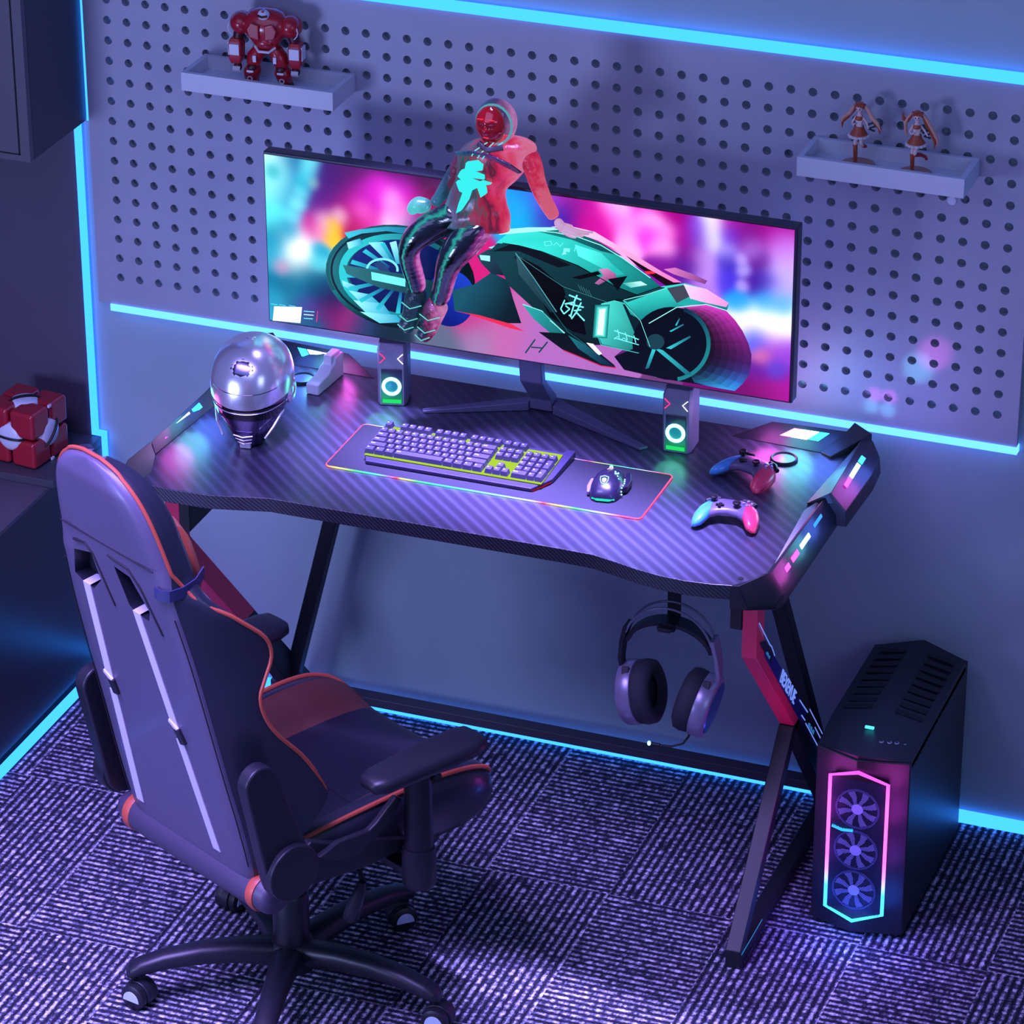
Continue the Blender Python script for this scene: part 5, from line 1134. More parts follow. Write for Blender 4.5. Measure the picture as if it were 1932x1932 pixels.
MB().tube([(1.588, -.637, .460), (1.568, -.637, .460)], .0045, 10).build('microphone', hk_, mb_)
MB().ball((1.563, -.637, .460), (.004, .004, .0055), 10, 8).build('microphone_light', glow('mic_light', rgb(120, 255, 240), 6), mb_)
# ================================================================== gaming chair
ch = thing('gaming_chair', 'high-backed black gaming chair with orange piping facing the desk, seen from behind', 'chair', (.927, -1.163, 0), math.radians(-27.5))
lb = noisy('chair_lit_leather', rgb(90, 84, 108), .42, .05, 30, .12, coat=.1)  # same leather as the sides, lightened to paint in the light on the back
ls = noisy('chair_dark_leather', rgb(34, 36, 50), .36, .12, 40, .12, coat=.15)
lo_ = noisy('chair_orange_leather', rgb(180, 80, 60), .42, .06, 40, .1)
lob = noisy('chair_bolster_leather', rgb(84, 44, 42), .45, .08, 40, .1)
lc_ = noisy('chair_seat_leather', rgb(27, 23, 40), .42, .1, 40, .1)
cpl = noisy('chair_plastic', rgb(30, 30, 40), .42, .12, 50, .1)
cst = noisy('chair_strap', rgb(205, 198, 222), .7, .05, 300, .2)
ybk = lambda z: -.261-.2259*(z-.495)
BR = [(.455, .188, .198, .060), (.50, .204, .225, .075), (.56, .208, .255, .10), (.60, .208, .262, .15), (.65, .208, .265, .200), (.71, .205, .265, .19), (.774, .203, .262, .165),
      (.84, .202, .258, .125), (.89, .201, .255, .108), (.94, .20, .255, .108), (.98, .199, .258, .128), (1.03, .197, .262, .155), (1.076, .193, .262, .152), (1.12, .188, .25, .118),
      (1.15, .184, .235, .092), (1.18, .182, .212, .072), (1.21, .178, .188, .074), (1.24, .176, .180, .076), (1.30, .164, .167, .078), (1.35, .150, .152, .078), (1.39, .130, .132, .074),
      (1.42, .102, .104, .068), (1.440, .066, .068, .058), (1.450, .026, .028, .044)]
BRI = crom(BR, 3)
def bsec(z, wb, ww, wd):
    y0 = ybk(z); th = min(.06, wd*.9)
    k = min(1, max(0, (z-1.18)/.06)); e = .012+.014*k; tz = max(0, (z-1.40)/.05)
    h = [(0, .012*tz), (wb*.5, .001*k+.012*tz), (wb*.80, .0005+.004*k+.012*tz), (wb-min(.010, wb*.2), .003+.009*k+.008*tz), (wb, e), (wb+(ww-wb)*.5, e+(wd-e)*.42), (ww-.002, wd-.016), (ww, wd-.005), (ww-.008, wd+.004), (ww-min(.028, ww*.3), wd-.004),
         (wb*.88, th+(wd-th)*.45), (wb*.66, th), (0, th-.004)]
    full = [(x, y0+f, z) for x, f in h] + [(-x, y0+f, z) for x, f in h[-2:0:-1]]
    return full
def bm_(i, j):
    n = 24
    k = j if j < 12 else 23-j
    return 0 if k < 4 else (1 if k < 9 else 2)
b = MB(); b.loft([bsec(*r) for r in BRI], mfun=bm_)
back = b.build('backrest', [lb, ls, lc_], ch, local=True, smooth=50)
# harness openings cut into the back
HOLES = [[(-.131, 1.182), (-.066, 1.200), (-.058, 1.135), (-.096, 1.098), (-.131, 1.102), (-.156, 1.113)], [(.010, 1.199), (.060, 1.194), (.100, 1.125), (.088, 1.098), (.044, 1.100), (.028, 1.112)]]
def on_back(x, z, f=0.): return (x, ybk(z)+f, z)
cut = MB()
for hpoly in HOLES:
    n = len(hpoly); cut.add([on_back(x, z, -.02) for x, z in hpoly]+[on_back(x, z, .038) for x, z in hpoly], [tuple(range(n))[::-1], tuple(range(n, 2*n))]+[(i, (i+1) % n, n+(i+1) % n, n+i) for i in range(n)])
co_ = cut.build('cutter', [ls], None, smooth=None); co_.parent = ch; co_.matrix_parent_inverse = Matrix()
bo_ = back.modifiers.new('cut', 'BOOLEAN'); bo_.object = co_; bo_.operation = 'DIFFERENCE'; bo_.solver = 'EXACT'
try: bo_.material_mode = 'TRANSFER'
except Exception: pass
bpy.context.view_layer.update()
bake(back); bpy.data.objects.remove(co_)
back.data.set_sharp_from_angle(angle=math.radians(50))
dkl = mat('chair_seam', rgb(20, 18, 30), .6)
for path in ([(-.12, 1.212), (-.078, 1.219), (-.058, 1.200), (-.028, 1.085)], [(-.002, 1.222), (.064, 1.215), (.092, 1.180), (.128, 1.080)]):
    MB().tube([on_back(x, z, -.0005) for x, z in path], .0026, 6).build('opening_rim', dkl, back, local=True)
MB().tube([on_back(x, 1.246, .0003) for x in (-.150, -.08, 0, .08, .155)], .0016, 6).build('seam', dkl, back, local=True)
for s in (-1, 1): MB().tube([on_back(s*(r[1]-.003), r[0], .0035) for r in BRI if .5 < r[0] < 1.15], .0014, 6).build('seam', dkl, back, local=True)
# orange piping from wing to wing over the headrest
def pipe_pt(r, s):
    z, wb, ww, wd = r
    if z >= 1.24: f, x = .027, wb+.001
    elif z >= 1.15:
        k = (z-1.15)/.09; f, x = (wd-.006)*(1-k)+.027*k, ww*(1-k)+(wb+.001)*k
    else: f, x = wd-.003, ww+.001
    return (s*x, ybk(z)+f, z+(.004 if z > 1.43 else 0))
pp = [pipe_pt(r, 1) for r in BRI if r[0] > .66]; pm = [pipe_pt(r, -1) for r in BRI if r[0] > .66][::-1]
MB().tube(pp+pm, [.001, .002, .003]+[.0042]*(len(pp+pm)-6)+[.003, .002, .001], 8).build('piping', lo_, back, local=True)
# straps with buckles
for (xt, zt), (xb, zb), kb_ in (((-.117, 1.104), (-.160, .515), .42), ((.050, 1.104), (.103, .515), .47)):
    d = Vector(on_back(xb, zb))-Vector(on_back(xt, zt)); P_ = lambda u, f=-.002: Vector(on_back(xt+(xb-xt)*u, zt+(zb-zt)*u, f))
    st = MB(); w_ = .0122
    for u0, u1 in ((0, kb_), (kb_+.06, 1)):
        a, c = P_(u0), P_(u1)
        st.add([a+Vector((-w_, 0, 0)), a+Vector((w_, 0, 0)), c+Vector((w_, 0, 0)), c+Vector((-w_, 0, 0))]+[p+Vector((0, .002, 0)) for p in (a+Vector((-w_, 0, 0)), a+Vector((w_, 0, 0)), c+Vector((w_, 0, 0)), c+Vector((-w_, 0, 0)))],
               [(0, 1, 2, 3), (7, 6, 5, 4), (0, 4, 5, 1), (1, 5, 6, 2), (2, 6, 7, 3), (3, 7, 4, 0)])
    a = P_(0); c = Vector(on_back(xt, zt+.004, .034))
    st.add([a+Vector((-w_, 0, 0)), a+Vector((w_, 0, 0)), c+Vector((w_, 0, 0)), c+Vector((-w_, 0, 0))], [(0, 1, 2, 3)])
    sto = st.build('strap', cst, ch, local=True, smooth=None)
    a, c = P_(kb_+.002, -.004), P_(kb_+.062, -.004)
    off = Vector((.012, 0, 0))
    MB().beam(a+off*.6, c+off*1.3, .019, .007, up=(0, 1, .2)).build('buckle', cpl, sto, local=True, bevel=.002)
    MB().beam(a+Vector((-.016, 0, .012)), a+Vector((.012, 0, -.002)), .010, .006, up=(0, 1, .2)).build('strap_loop', cst, sto, local=True, bevel=.001)
# headrest pillow in front
pl = MB(); secs = []
for i in range(13):
    u = -1+2*i/12; k = max(.05, 1-abs(u)**5)**.5; s_ = []
    for j in range(20):
        a = 2*PI*j/20; ca, sa = math.cos(a), math.sin(a)
        fz = 1.225+.105*k*math.copysign(abs(sa)**.75, sa); fy = .098+.036*k*math.copysign(abs(ca)**.8, ca)
        s_.append((u*.146, ybk(fz)+fy-(fz-1.225)*.05, fz))
    secs.append(s_)
pl.loft(secs); pil = pl.build('headrest_pillow', noisy('pillow_leather', rgb(168, 96, 80), .5, .06, 40, .1), ch, local=True, smooth=60)
MB().loft([[(s_[0]*1.012, s_[1], s_[2]) for s_ in secs[11]], [(p[0]*1.02, p[1], p[2]) for p in secs[12]]], cap=True).build('pillow_end', lo_, pil, local=True, smooth=60)
sp_ = []
for x, f, nx, ny, z in ((.178, .100, .9, .3, 1.220), (.187, .070, 1, 0, 1.206), (.190, .035, 1, -.1, 1.200), (.184, .006, .8, -.6, 1.198), (.170, -.0035, .1, -1, 1.198), (.150, -.004, 0, -1, 1.198)):
    y = ybk(z)+f; sp_.append([(x-nx*.001, y-ny*.001, z-.012), (x+nx*.0025, y+ny*.0025, z-.012), (x+nx*.0025, y+ny*.0025, z+.012), (x-nx*.001, y-ny*.001, z+.012)])
MB().loft(sp_).build('pillow_strap', noisy('strap_blue', rgb(40, 44, 84), .5, .1, 80, .1), pil, local=True)
# seat cushion
SR = [(-.23, .435, .500, .530, .235), (-.15, .430, .505, .556, .250), (0, .425, .510, .574, .265), (.15, .420, .514, .582, .276), (.25, .420, .514, .576, .281), (.31, .424, .510, .560, .277), (.35, .436, .502, .535, .264), (.372, .458, .490, .505, .242)]
SRI = crom(SR, 3)
def ssec(y, zb, zc, zt, w):
    h = [(0, zc), (.10, zc), (.155, zc+.001), (.175, zc+(zt-zc)*.30), (.200, zc+(zt-zc)*.75), (w-.045, zt), (w-.020, zt-.004), (w-.006, zt-.018), (w, zt-.05), (w-.004, zb+.03), (w-.02, zb+.006), (w-.05, zb), (0, zb)]
    return [(x, y, z) for x, z in h]+[(-x, y, z) for x, z in h[-2:0:-1]]
def sm_(i, j):
    k = j if j < 12 else 23-j
    return 0 if k < 2 else (1 if k in (2, 3, 4) else 2)
b = MB(); b.loft([ssec(*r) for r in SRI], mfun=sm_); seat = b.build('seat', [lc_, lob, ls], ch, local=True, smooth=50)
for s in (-1, 1):
    MB().tube([(s*(r[4]-.014), r[0], r[3]-.004) for r in SRI[:-1]], .0055, 8).build('piping', lo_, seat, local=True)
MB().tube([(-.15, .06, .5125), (0, .07, .5135), (.15, .06, .5125)], .0015, 6).build('seam', dkl, seat, local=True)
# rolled rear edge of the seat with orange bands
MB().tube([(x, -.228, .448) for x in (-.262, -.24, -.20, -.1, 0, .1, .195, .24, .252)], [.028, .038, .042, .043, .043, .043, .042, .038, .03], 24).build('rear_roll', noisy('roll_leather', rgb(66, 60, 80), .45, .06, 30, .1), ch, local=True, smooth=60)
for x0 in (-.228, .196):
    MB().tube([(x0, -.228, .448), (x0+.006, -.228, .448), (x0+.016, -.228, .448), (x0+.022, -.228, .448)], [.0425, .0445, .0445, .0425], 24).build('roll_band', lo_, ch, local=True, smooth=60)
# recline brackets both sides
def hull2(c1, r1, c2, r2, n=12):
    a0 = math.atan2(c2[1]-c1[1], c2[0]-c1[0]); d = math.hypot(c2[0]-c1[0], c2[1]-c1[1]); da = math.acos((r1-r2)/d)
    return [(c1[0]+r1*math.cos(a0+da+(2*PI-2*da)*k/n), c1[1]+r1*math.sin(a0+da+(2*PI-2*da)*k/n)) for k in range(n+1)]+[(c2[0]+r2*math.cos(a0-da+2*da*k/n), c2[1]+r2*math.sin(a0-da+2*da*k/n)) for k in range(n+1)]
TX = axes((0, 1, 0), (0, 0, 1), (1, 0, 0))
for s in (-1, 1):
    x0, x1 = (.258, .292) if s > 0 else (-.292, -.258)
    br = MB().prism(hull2((-.222, .535), .058, (-.287, .765), .040), x0, x1, T=TX).build('recline_bracket', cpl, ch, local=True, bevel=.006, smooth=40)
    MB().tube([(s*.270, -.222, .535), (s*.306, -.222, .535)], .063, 36).build('pivot_cover', cpl, br, local=True, bevel=.004, smooth=40)
    MB().tube([(s*.291, -.287, .735), (s*.2925, -.287, .735)], .005, 12).build('bolt', dkl, br, local=True)
    MB().prism([(-.27, .50), (-.20, .475), (-.02, .452), (.10, .452), (.10, .475), (-.02, .515), (-.10, .545), (-.16, .575)], s*.262 if s > 0 else -.284, .284 if s > 0 else -.262, T=TX).build('seat_bracket', cpl, br, local=True, bevel=.004, smooth=40)
    if s > 0:
        MB().prism([(-.155, .540), (-.10, .556), (-.02, .550), (.0, .560), (.055, .602), (.072, .590), (.03, .540), (-.04, .505), (-.10, .51)], .284, .300, T=TX).build('recline_lever', cpl, br, local=True, bevel=.004, smooth=40)
    # armrests
    cx = s*.330
    ap = MB(); secs = []
    for y, w, zt, zb in ((-.050, .018, .690, .678), (-.042, .030, .699, .668), (-.015, .040, .702, .664), (.06, .046, .703, .664), (.15, .050, .703, .664), (.215, .050, .702, .664), (.245, .042, .699, .668), (.256, .026, .691, .677)):
        s_ = []
        for j in range(16):
            a = 2*PI*j/16; ca, sa = math.cos(a), math.sin(a)
            s_.append((cx+w*math.copysign(abs(ca)**.55, ca), y, (zt+zb)/2+(zt-zb)/2*math.copysign(abs(sa)**.6, sa)))
        secs.append(s_)
    ap.loft(secs); ap.build('armrest_pad', cpl, ch, local=True, smooth=60)
    po = MB().tube([(s*.318, .098, .665), (s*.318, .098, .62), (s*.318, .098, .44)], [.024, .026, .027], 16, sc=(1.15, .85)).build('armrest_post', cpl, ch, local=True, smooth=60)
    MB().tube([(s*.318, .098, .47), (s*.318, .098, .455), (s*.318, .098, .385), (s*.318, .098, .375)], [.030, .032, .032, .028], 16, sc=(1.15, .85)).build('post_sleeve', cpl, po, local=True, smooth=40)
    MB().tube([(s*.335, .125, .64), (s*.352, .125, .645)], .010, 12).build('height_button', cpl, po, local=True)
    MB().box((min(s*.05, s*.318), .078, .392), (max(s*.05, s*.318), .118, .412)).build('armrest_bar', cpl, po, local=True, bevel=.003)
# underseat mechanism, gas lift, lever
MB().box((-.11, -.12, .385), (.11, .13, .424)).build('tilt_mechanism', cpl, ch, local=True, bevel=.008)
gl_ = MB().lathe([(.024, .20), (.024, .39)], 24).build('gas_lift', mat('lift_metal', rgb(34, 34, 42), .25, .6), ch, local=True)
MB().lathe([(.040, .095), (.040, .245), (.036, .25), (.034, .25), (.034, .34), (.031, .345)], 28).build('lift_cover', cpl, gl_, local=True, smooth=40)
lv = MB().tube([(.08, .02, .402), (.16, .02, .404), (.235, .005, .408), (.247, .0, .395)], .0055, 8).build('height_lever', cpl, ch, local=True)
MB().tube([(.248, .0, .392), (.246, -.004, .372), (.236, -.012, .335), (.228, -.017, .300), (.226, -.018, .292)], [.008, .013, .017, .018, .010], 12).build('lever_grip', cpl, lv, local=True, smooth=60)
# five-star base with casters
hub = MB().lathe([(.040, .055), (.052, .062), (.055, .10), (.050, .125), (.042, .132)], 28).build('base_hub', cpl, ch, local=True, smooth=50)
cap_m = mat('caster_cap', rgb(196, 216, 238), .35); cwh = noisy('caster_wheel', rgb(26, 26, 34), .45, .1, 60, .1)
for k in range(5):
    a = math.radians(22+72*k); d = Vector((math.cos(a), math.sin(a), 0)); q = Vector((-d.y, d.x, 0))
    secs = []
    for r, zc, w, h in ((.030, .098, .034, .030), (.06, .104, .034, .030), (.12, .112, .030, .026), (.20, .114, .027, .023), (.28, .106, .025, .020), (.33, .094, .024, .018), (.352, .086, .022, .015), (.362, .081, .014, .008)):
        secs.append([d*r+q*(w*math.copysign(abs(math.cos(t_))**.7, math.cos(t_)))+Vector((0, 0, zc+h*math.copysign(abs(math.sin(t_))**.8, math.sin(t_)))) for t_ in [2*PI*j/16 for j in range(16)]])
    lg = MB().loft(secs).build('base_leg', cpl, ch, local=True, smooth=60)
    sw = math.radians((-62, 160, 15, -75, 35)[k])           # each caster has swivelled its own way
    c = d*.345+Vector((0, 0, 0)); ax = Vector((math.cos(sw), math.sin(sw), 0)); tr = Vector((-ax.y, ax.x, 0))
    M_ = axes(tr, (0, 0, 1), tr.cross(Vector((0, 0, 1))), c+tr*.012+Vector((0, 0, .0305)))
    cs_ = MB()
    hood = [(.034*math.cos(math.radians(t_)), .034*math.sin(math.radians(t_))) for t_ in range(-20, 201, 20)]
    cs_.prism(hood, -.010, .010, T=M_); cs_.tube([c+Vector((0, 0, .05)), c+Vector((0, 0, .085))], .008, 10)
    cb = MB()
    for s in (-1, 1):
        cb.lathe([(.012, s*.011), (.0300, s*.011), (.0305, s*.016), (.0300, s*.026), (.024, s*.030), (.001, s*.030)], 24, T=M_)
    cas = cb.build('caster', cwh, lg, local=True, smooth=40)
    for s in (-1, 1):
        half = [(.021*math.cos(math.radians(t_)), -.006+.024*math.sin(math.radians(t_))) for t_ in range(0, 181, 15)]
        MB().prism(half, min(s*.0295, s*.0315), max(s*.0295, s*.0315), T=M_).build('caster_cap', cap_m, lg, local=True, smooth=None)
    cs_.build('caster_hood', cpl, lg, local=True, bevel=.003, smooth=40)
# ================================================================== PC tower
pc = thing('computer_tower', 'black gaming computer tower with a magenta and blue lit fan front on the carpet', 'computer', (2.017, -.29, 0))
pcm = noisy('tower_black', rgb(26, 26, 36), .42, .12, 50, .1); pcd = mat('tower_dark', rgb(8, 8, 14), .5)
# front: shallow V, side walls, sloped control deck, ridged roof
FL, FC, FR = (1.910, -.512), (2.012, -.545), (2.125, -.518)
b = MB()
H_ = .470
b.prism([FL, FC, FR, (2.125, -.028), (1.910, -.028)], .012, H_-.012)
b.build('case', pcm, pc, bevel=.003, smooth=30)
b = MB()
vs = [(1.910, -.506, H_-.012), (2.012, -.540, H_-.004), (2.125, -.512, H_-.012), (2.125, -.40, H_+.006), (2.020, -.425, H_+.026), (1.910, -.40, H_+.004),
      (2.125, -.05, H_-.002), (2.020, -.03, H_+.022), (1.910, -.05, H_-.002)]
lo = [(x, y, H_-.03) for x, y, z in vs]
b.add(vs, [(0, 1, 4, 5), (1, 2, 3, 4), (5, 4, 7, 8), (4, 3, 6, 7)])
b.add([vs[0], vs[1], vs[2], vs[3], vs[6], vs[7], vs[8], vs[5], *[(x, y, H_-.03) for x, y, z in (vs[0], vs[1], vs[2], vs[3], vs[6], vs[7], vs[8], vs[5])]], [(i, (i+1) % 8, 8+(i+1) % 8, 8+i) for i in range(8)]+[tuple(range(15, 7, -1))])
topc = b.build('top_cover', pcm, pc, bevel=.002, smooth=30)
for k in range(9):
    y = -.37+.034*k
    for s in (-1, 1):
        xa, xb = (1.928, 1.992) if s < 0 else (2.045, 2.108)
        za = H_+.0065+(.0165 if s > 0 else .0)*1.0; zb = H_+.0065+(.0165 if s < 0 else .0)
        zf = lambda x: H_+.005+.0195*(1-abs(x-2.020)/.107)
        MB().add([(xa, y, zf(xa)+.0012), (xb, y, zf(xb)+.0012), (xb, y+.020, zf(xb)+.0008), (xa, y+.020, zf(xa)+.0008)], [(0, 1, 2, 3)]).build('vent_slot', pcd, topc, smooth=None)
for k, x in enumerate((2.045, 2.062, 2.077, 2.093)):
    T = TR(x, -.475+.006*k, H_+.0035-.002*k)
    MB().lathe([(.0055, 0), (.0055, .002), (.0035, .0025), (.0035, .0005)], 14, T=T, cap=False).build('port', mat('port_grey', rgb(190, 185, 210), .35, .2), topc)
MB().cbox((2.012, -.455, H_+.0225), (.020, .006, .005)).build('power_light', glow('power_cyan', rgb(60, 225, 255), 3), topc, bevel=.001)
MB().cbox((1.96, -.472, H_+.001), (.014, .004, .003)).build('usb_slot', pcd, topc, smooth=None)
for k in range(8): MB().cbox((2.1255, -.46+.028*k, H_-.028+.001*k), (.002, .012, .006)).build('side_clip', pcd, pc, smooth=None)
# lit hexagonal frame on the front
FY = -.5475
def fxz(x, z): return (x, FY, z)
hexo = [(1.953, .405), (2.016, .432), (2.082, .405), (2.082, .086), (2.016, .050), (1.953, .078)]
hexp = [(1.953, .412), (2.016, .430), (2.084, .412), (2.084, .075), (2.016, .045), (1.953, .072)]
MB().prism(hexp, 0, .012, T=axes((1, 0, 0), (0, 0, 1), (0, 1, 0), (0, FY+.001, 0))).build('front_grille_frame', pcd, pc, smooth=None)
hx = mat('hex_light', (0, 0, 0), .5); t = NT(hx); o_, x_, y_, z_ = t.coord()
t.l(t.ramp(t.m('DIVIDE', t.m('SUBTRACT', z_, .04), .40), [(0, rgb(60, 215, 255)), (.22, rgb(60, 190, 255)), (.33, rgb(200, 120, 255)), (.42, rgb(255, 90, 210)), (.8, rgb(255, 90, 215)), (1, rgb(240, 60, 255))]), t.b.inputs['Emission Color'])
t.b.inputs['Emission Strength'].default_value = 2.6
MB().tube([fxz(x, z) for x, z in hexp], .0042, 8, closed=True).build('light_frame', hx, pc)
fan_m = mat('fan_blade', rgb(120, 130, 190), .4, emit=rgb(70, 80, 170), es=.35)
mesh_m = mat('fan_ring', rgb(60, 60, 110), .4, emit=rgb(50, 70, 180), es=.25)
for i, zc in enumerate((.338, .232, .128)):
    c = (2.018, FY-.0005, zc)
    T = axes((1, 0, 0), (0, 0, 1), (0, -1, 0), c)
    fn = MB().lathe([(.046, 0), (.050, 0), (.050, .003), (.046, .003)], 40, T=T, cap=False).build('fan', mesh_m, pc, smooth=None)
    MB().lathe([(.013, 0), (.013, .0035), (.002, .004)], 24, T=T).build('fan_hub', fan_m, fn)
    for k in range(8):
        a = 2*PI*k/8+.2; 
        pts = [(.012*math.cos(a), .012*math.sin(a)), (.030*math.cos(a-.10), .030*math.sin(a-.10)), (.045*math.cos(a-.02), .045*math.sin(a-.02)), (.045*math.cos(a+.34), .045*math.sin(a+.34)), (.030*math.cos(a+.28), .030*math.sin(a+.28)), (.012*math.cos(a+.5), .012*math.sin(a+.5))]
        MB().prism(pts, .0005, .0022, T=T).build('fan_blade', fan_m, fn, smooth=None)
# fine wire mesh over the fans: crossed diagonal wires
wm_ = MB()
x0, x1, z0, z1 = 1.959, 2.078, .072, .412
sp = .0052; n = int((x1-x0+z1-z0)/sp)
for s in (-1, 1):
    for k in range(n):
        q = k*sp
        a = max(0, q-(z1-z0)); bb = min(q, x1-x0)
        if bb-a < .004: continue
        p = [(x0+u if s > 0 else x1-u, FY-.0038, z0+q-u) for u in (a, bb)]
        P0, P1 = Vector(p[0]), Vector(p[1]); d = (P1-P0).normalized(); nn = Vector((d.z, 0, -d.x))*.0005
        wm_.add([P0+nn, P1+nn, P1-nn, P0-nn], [(0, 1, 2, 3)])
wmo = wm_.build('wire_mesh', mat('mesh_wire', rgb(30, 30, 60), .4, .5, emit=rgb(40, 50, 150), es=.18), pc, smooth=None)
MB().tube([(1.962, FY-.002, .285), (1.985, FY-.003, .279), (2.010, FY-.002, .281)], .0035, 8).build('inner_light', glow('inner_cyan', rgb(50, 170, 255), 1.6), pc)
for x in (1.93, 2.105):
    for y in (-.50, -.06): MB().lathe([(.014, 0), (.016, .004), (.016, .012)], 16, T=TR(x, y, 0)).build('rubber_foot', pcd, pc)
# ================================================================== wall shelves and what stands on them
shm = noisy('shelf_white', rgb(214, 212, 222), .5, .03, 20, .05)
def make_shelf(x0, x1, label):
    zt = 1.673; zb = zt-.044; s = thing('wall_shelf', label, 'shelf', ((x0+x1)/2, -.066, zb), 0, 'white tray shelves on the pegboard')
    yf, yb = -.131, -.0005; tk = .012
    MB().box((x0+tk+.0001, yf+tk+.0001, zb+.001), (x1-tk-.0001, yb-tk-.0001, zb+.012)).build('shelf_base', shm, s, bevel=.001)
    MB().box((x0, yf, zb), (x1, yf+tk, zt)).build('front_rail', shm, s, bevel=.001)
    MB().box((x0, yb-tk, zb), (x1, yb, zt)).build('back_rail', shm, s, bevel=.001)
    for xa in (x0, x1-tk): MB().box((xa, yf+tk+.0002, zb), (xa+tk, yb-tk-.0002, zt)).build('side_rail', shm, s, bevel=.001)
make_shelf(.247, .622, 'white tray shelf on the left of the pegboard holding a red toy robot')
make_shelf(1.707, 2.078, 'white tray shelf on the right of the pegboard holding two figurines')
SZ = 1.6415
pk_ = MB().lathe([(.0103, 0), (.0103, .002), (.009, .0035), (.001, .004)], 24, T=TR(2.0215, .0, 1.566) @ RX(PI/2)); 
pk_.lathe([(.008, -.014), (.008, 0)], 16, T=TR(2.0215, .0, 1.566) @ RX(PI/2))
tag(pk_.build('wall_peg', mat('peg_white', rgb(222, 222, 235), .4)), 'round white peg plugged into the pegboard below the right shelf', 'peg')

# red toy robot (plain design)
rob = thing('toy_robot', 'bulky red toy robot with white panels standing on the left shelf', 'toy', (.436, -.066, SZ), math.radians(6))
rr = noisy('robot_red', rgb(176, 22, 40), .28, .18, 60, .1, coat=.4); rw = noisy('robot_white', rgb(222, 214, 224), .35, .04, 60, .05); rdk = noisy('robot_dark', rgb(70, 16, 30), .4, .1, 60, .1)
def rb(name, M_, m, par=rob, bev=.004): return M_.build(name, m, par, local=True, bevel=bev, smooth=40)
ro = MB(); secs = []
for z, w, y0, y1 in ((.082, .020, -.012, .012), (.092, .026, -.018, .014), (.110, .032, -.026, .018), (.130, .046, -.036, .022), (.150, .056, -.036, .026), (.168, .052, -.030, .028), (.180, .038, -.018, .024), (.186, .018, -.008, .014)):
    secs.append([((w)*math.copysign(abs(math.cos(t_))**.75, math.cos(t_)), (y0+y1)/2+(y1-y0)/2*math.copysign(abs(math.sin(t_))**.75, math.sin(t_)), z) for t_ in [2*PI*k/20 for k in range(20)]])
ro.loft(secs); torso = ro.build('torso', rr, rob, local=True, smooth=50)
rb('chest_plate', MB().prism([(-.030, .128), (-.006, .122), (-.006, .158), (-.026, .164), (-.036, .146)], .034, .041, T=axes((1, 0, 0), (0, 0, 1), (0, -1, 0))), rr, torso, .003)
rb('chest_plate', MB().prism([(.030, .128), (.006, .122), (.006, .158), (.026, .164), (.036, .146)], .034, .041, T=axes((1, 0, 0), (0, 0, 1), (0, -1, 0))), rr, torso, .003)
rb('waist_band', MB().tube([(-.024, -.016, .100), (-.012, -.028, .092), (.012, -.028, .092), (.024, -.016, .100)], .0032, 8), rw, torso, 0)
rb('belly_plate', MB().ball((0, -.022, .112), (.022, .012, .014), 16, 10), rr, torso, 0)
hd_ = rb('head', MB().ball((0, -.020, .177), (.014, .013, .013), 18, 12), rw)
rb('head_visor', MB().tube([(-.011, -.029, .178), (0, -.0345, .177), (.011, -.029, .178)], .0028, 8), rdk, hd_, 0)
rb('head_crest', MB().cbox((0, -.020, .188), (.006, .020, .006)), rr, hd_, .002)
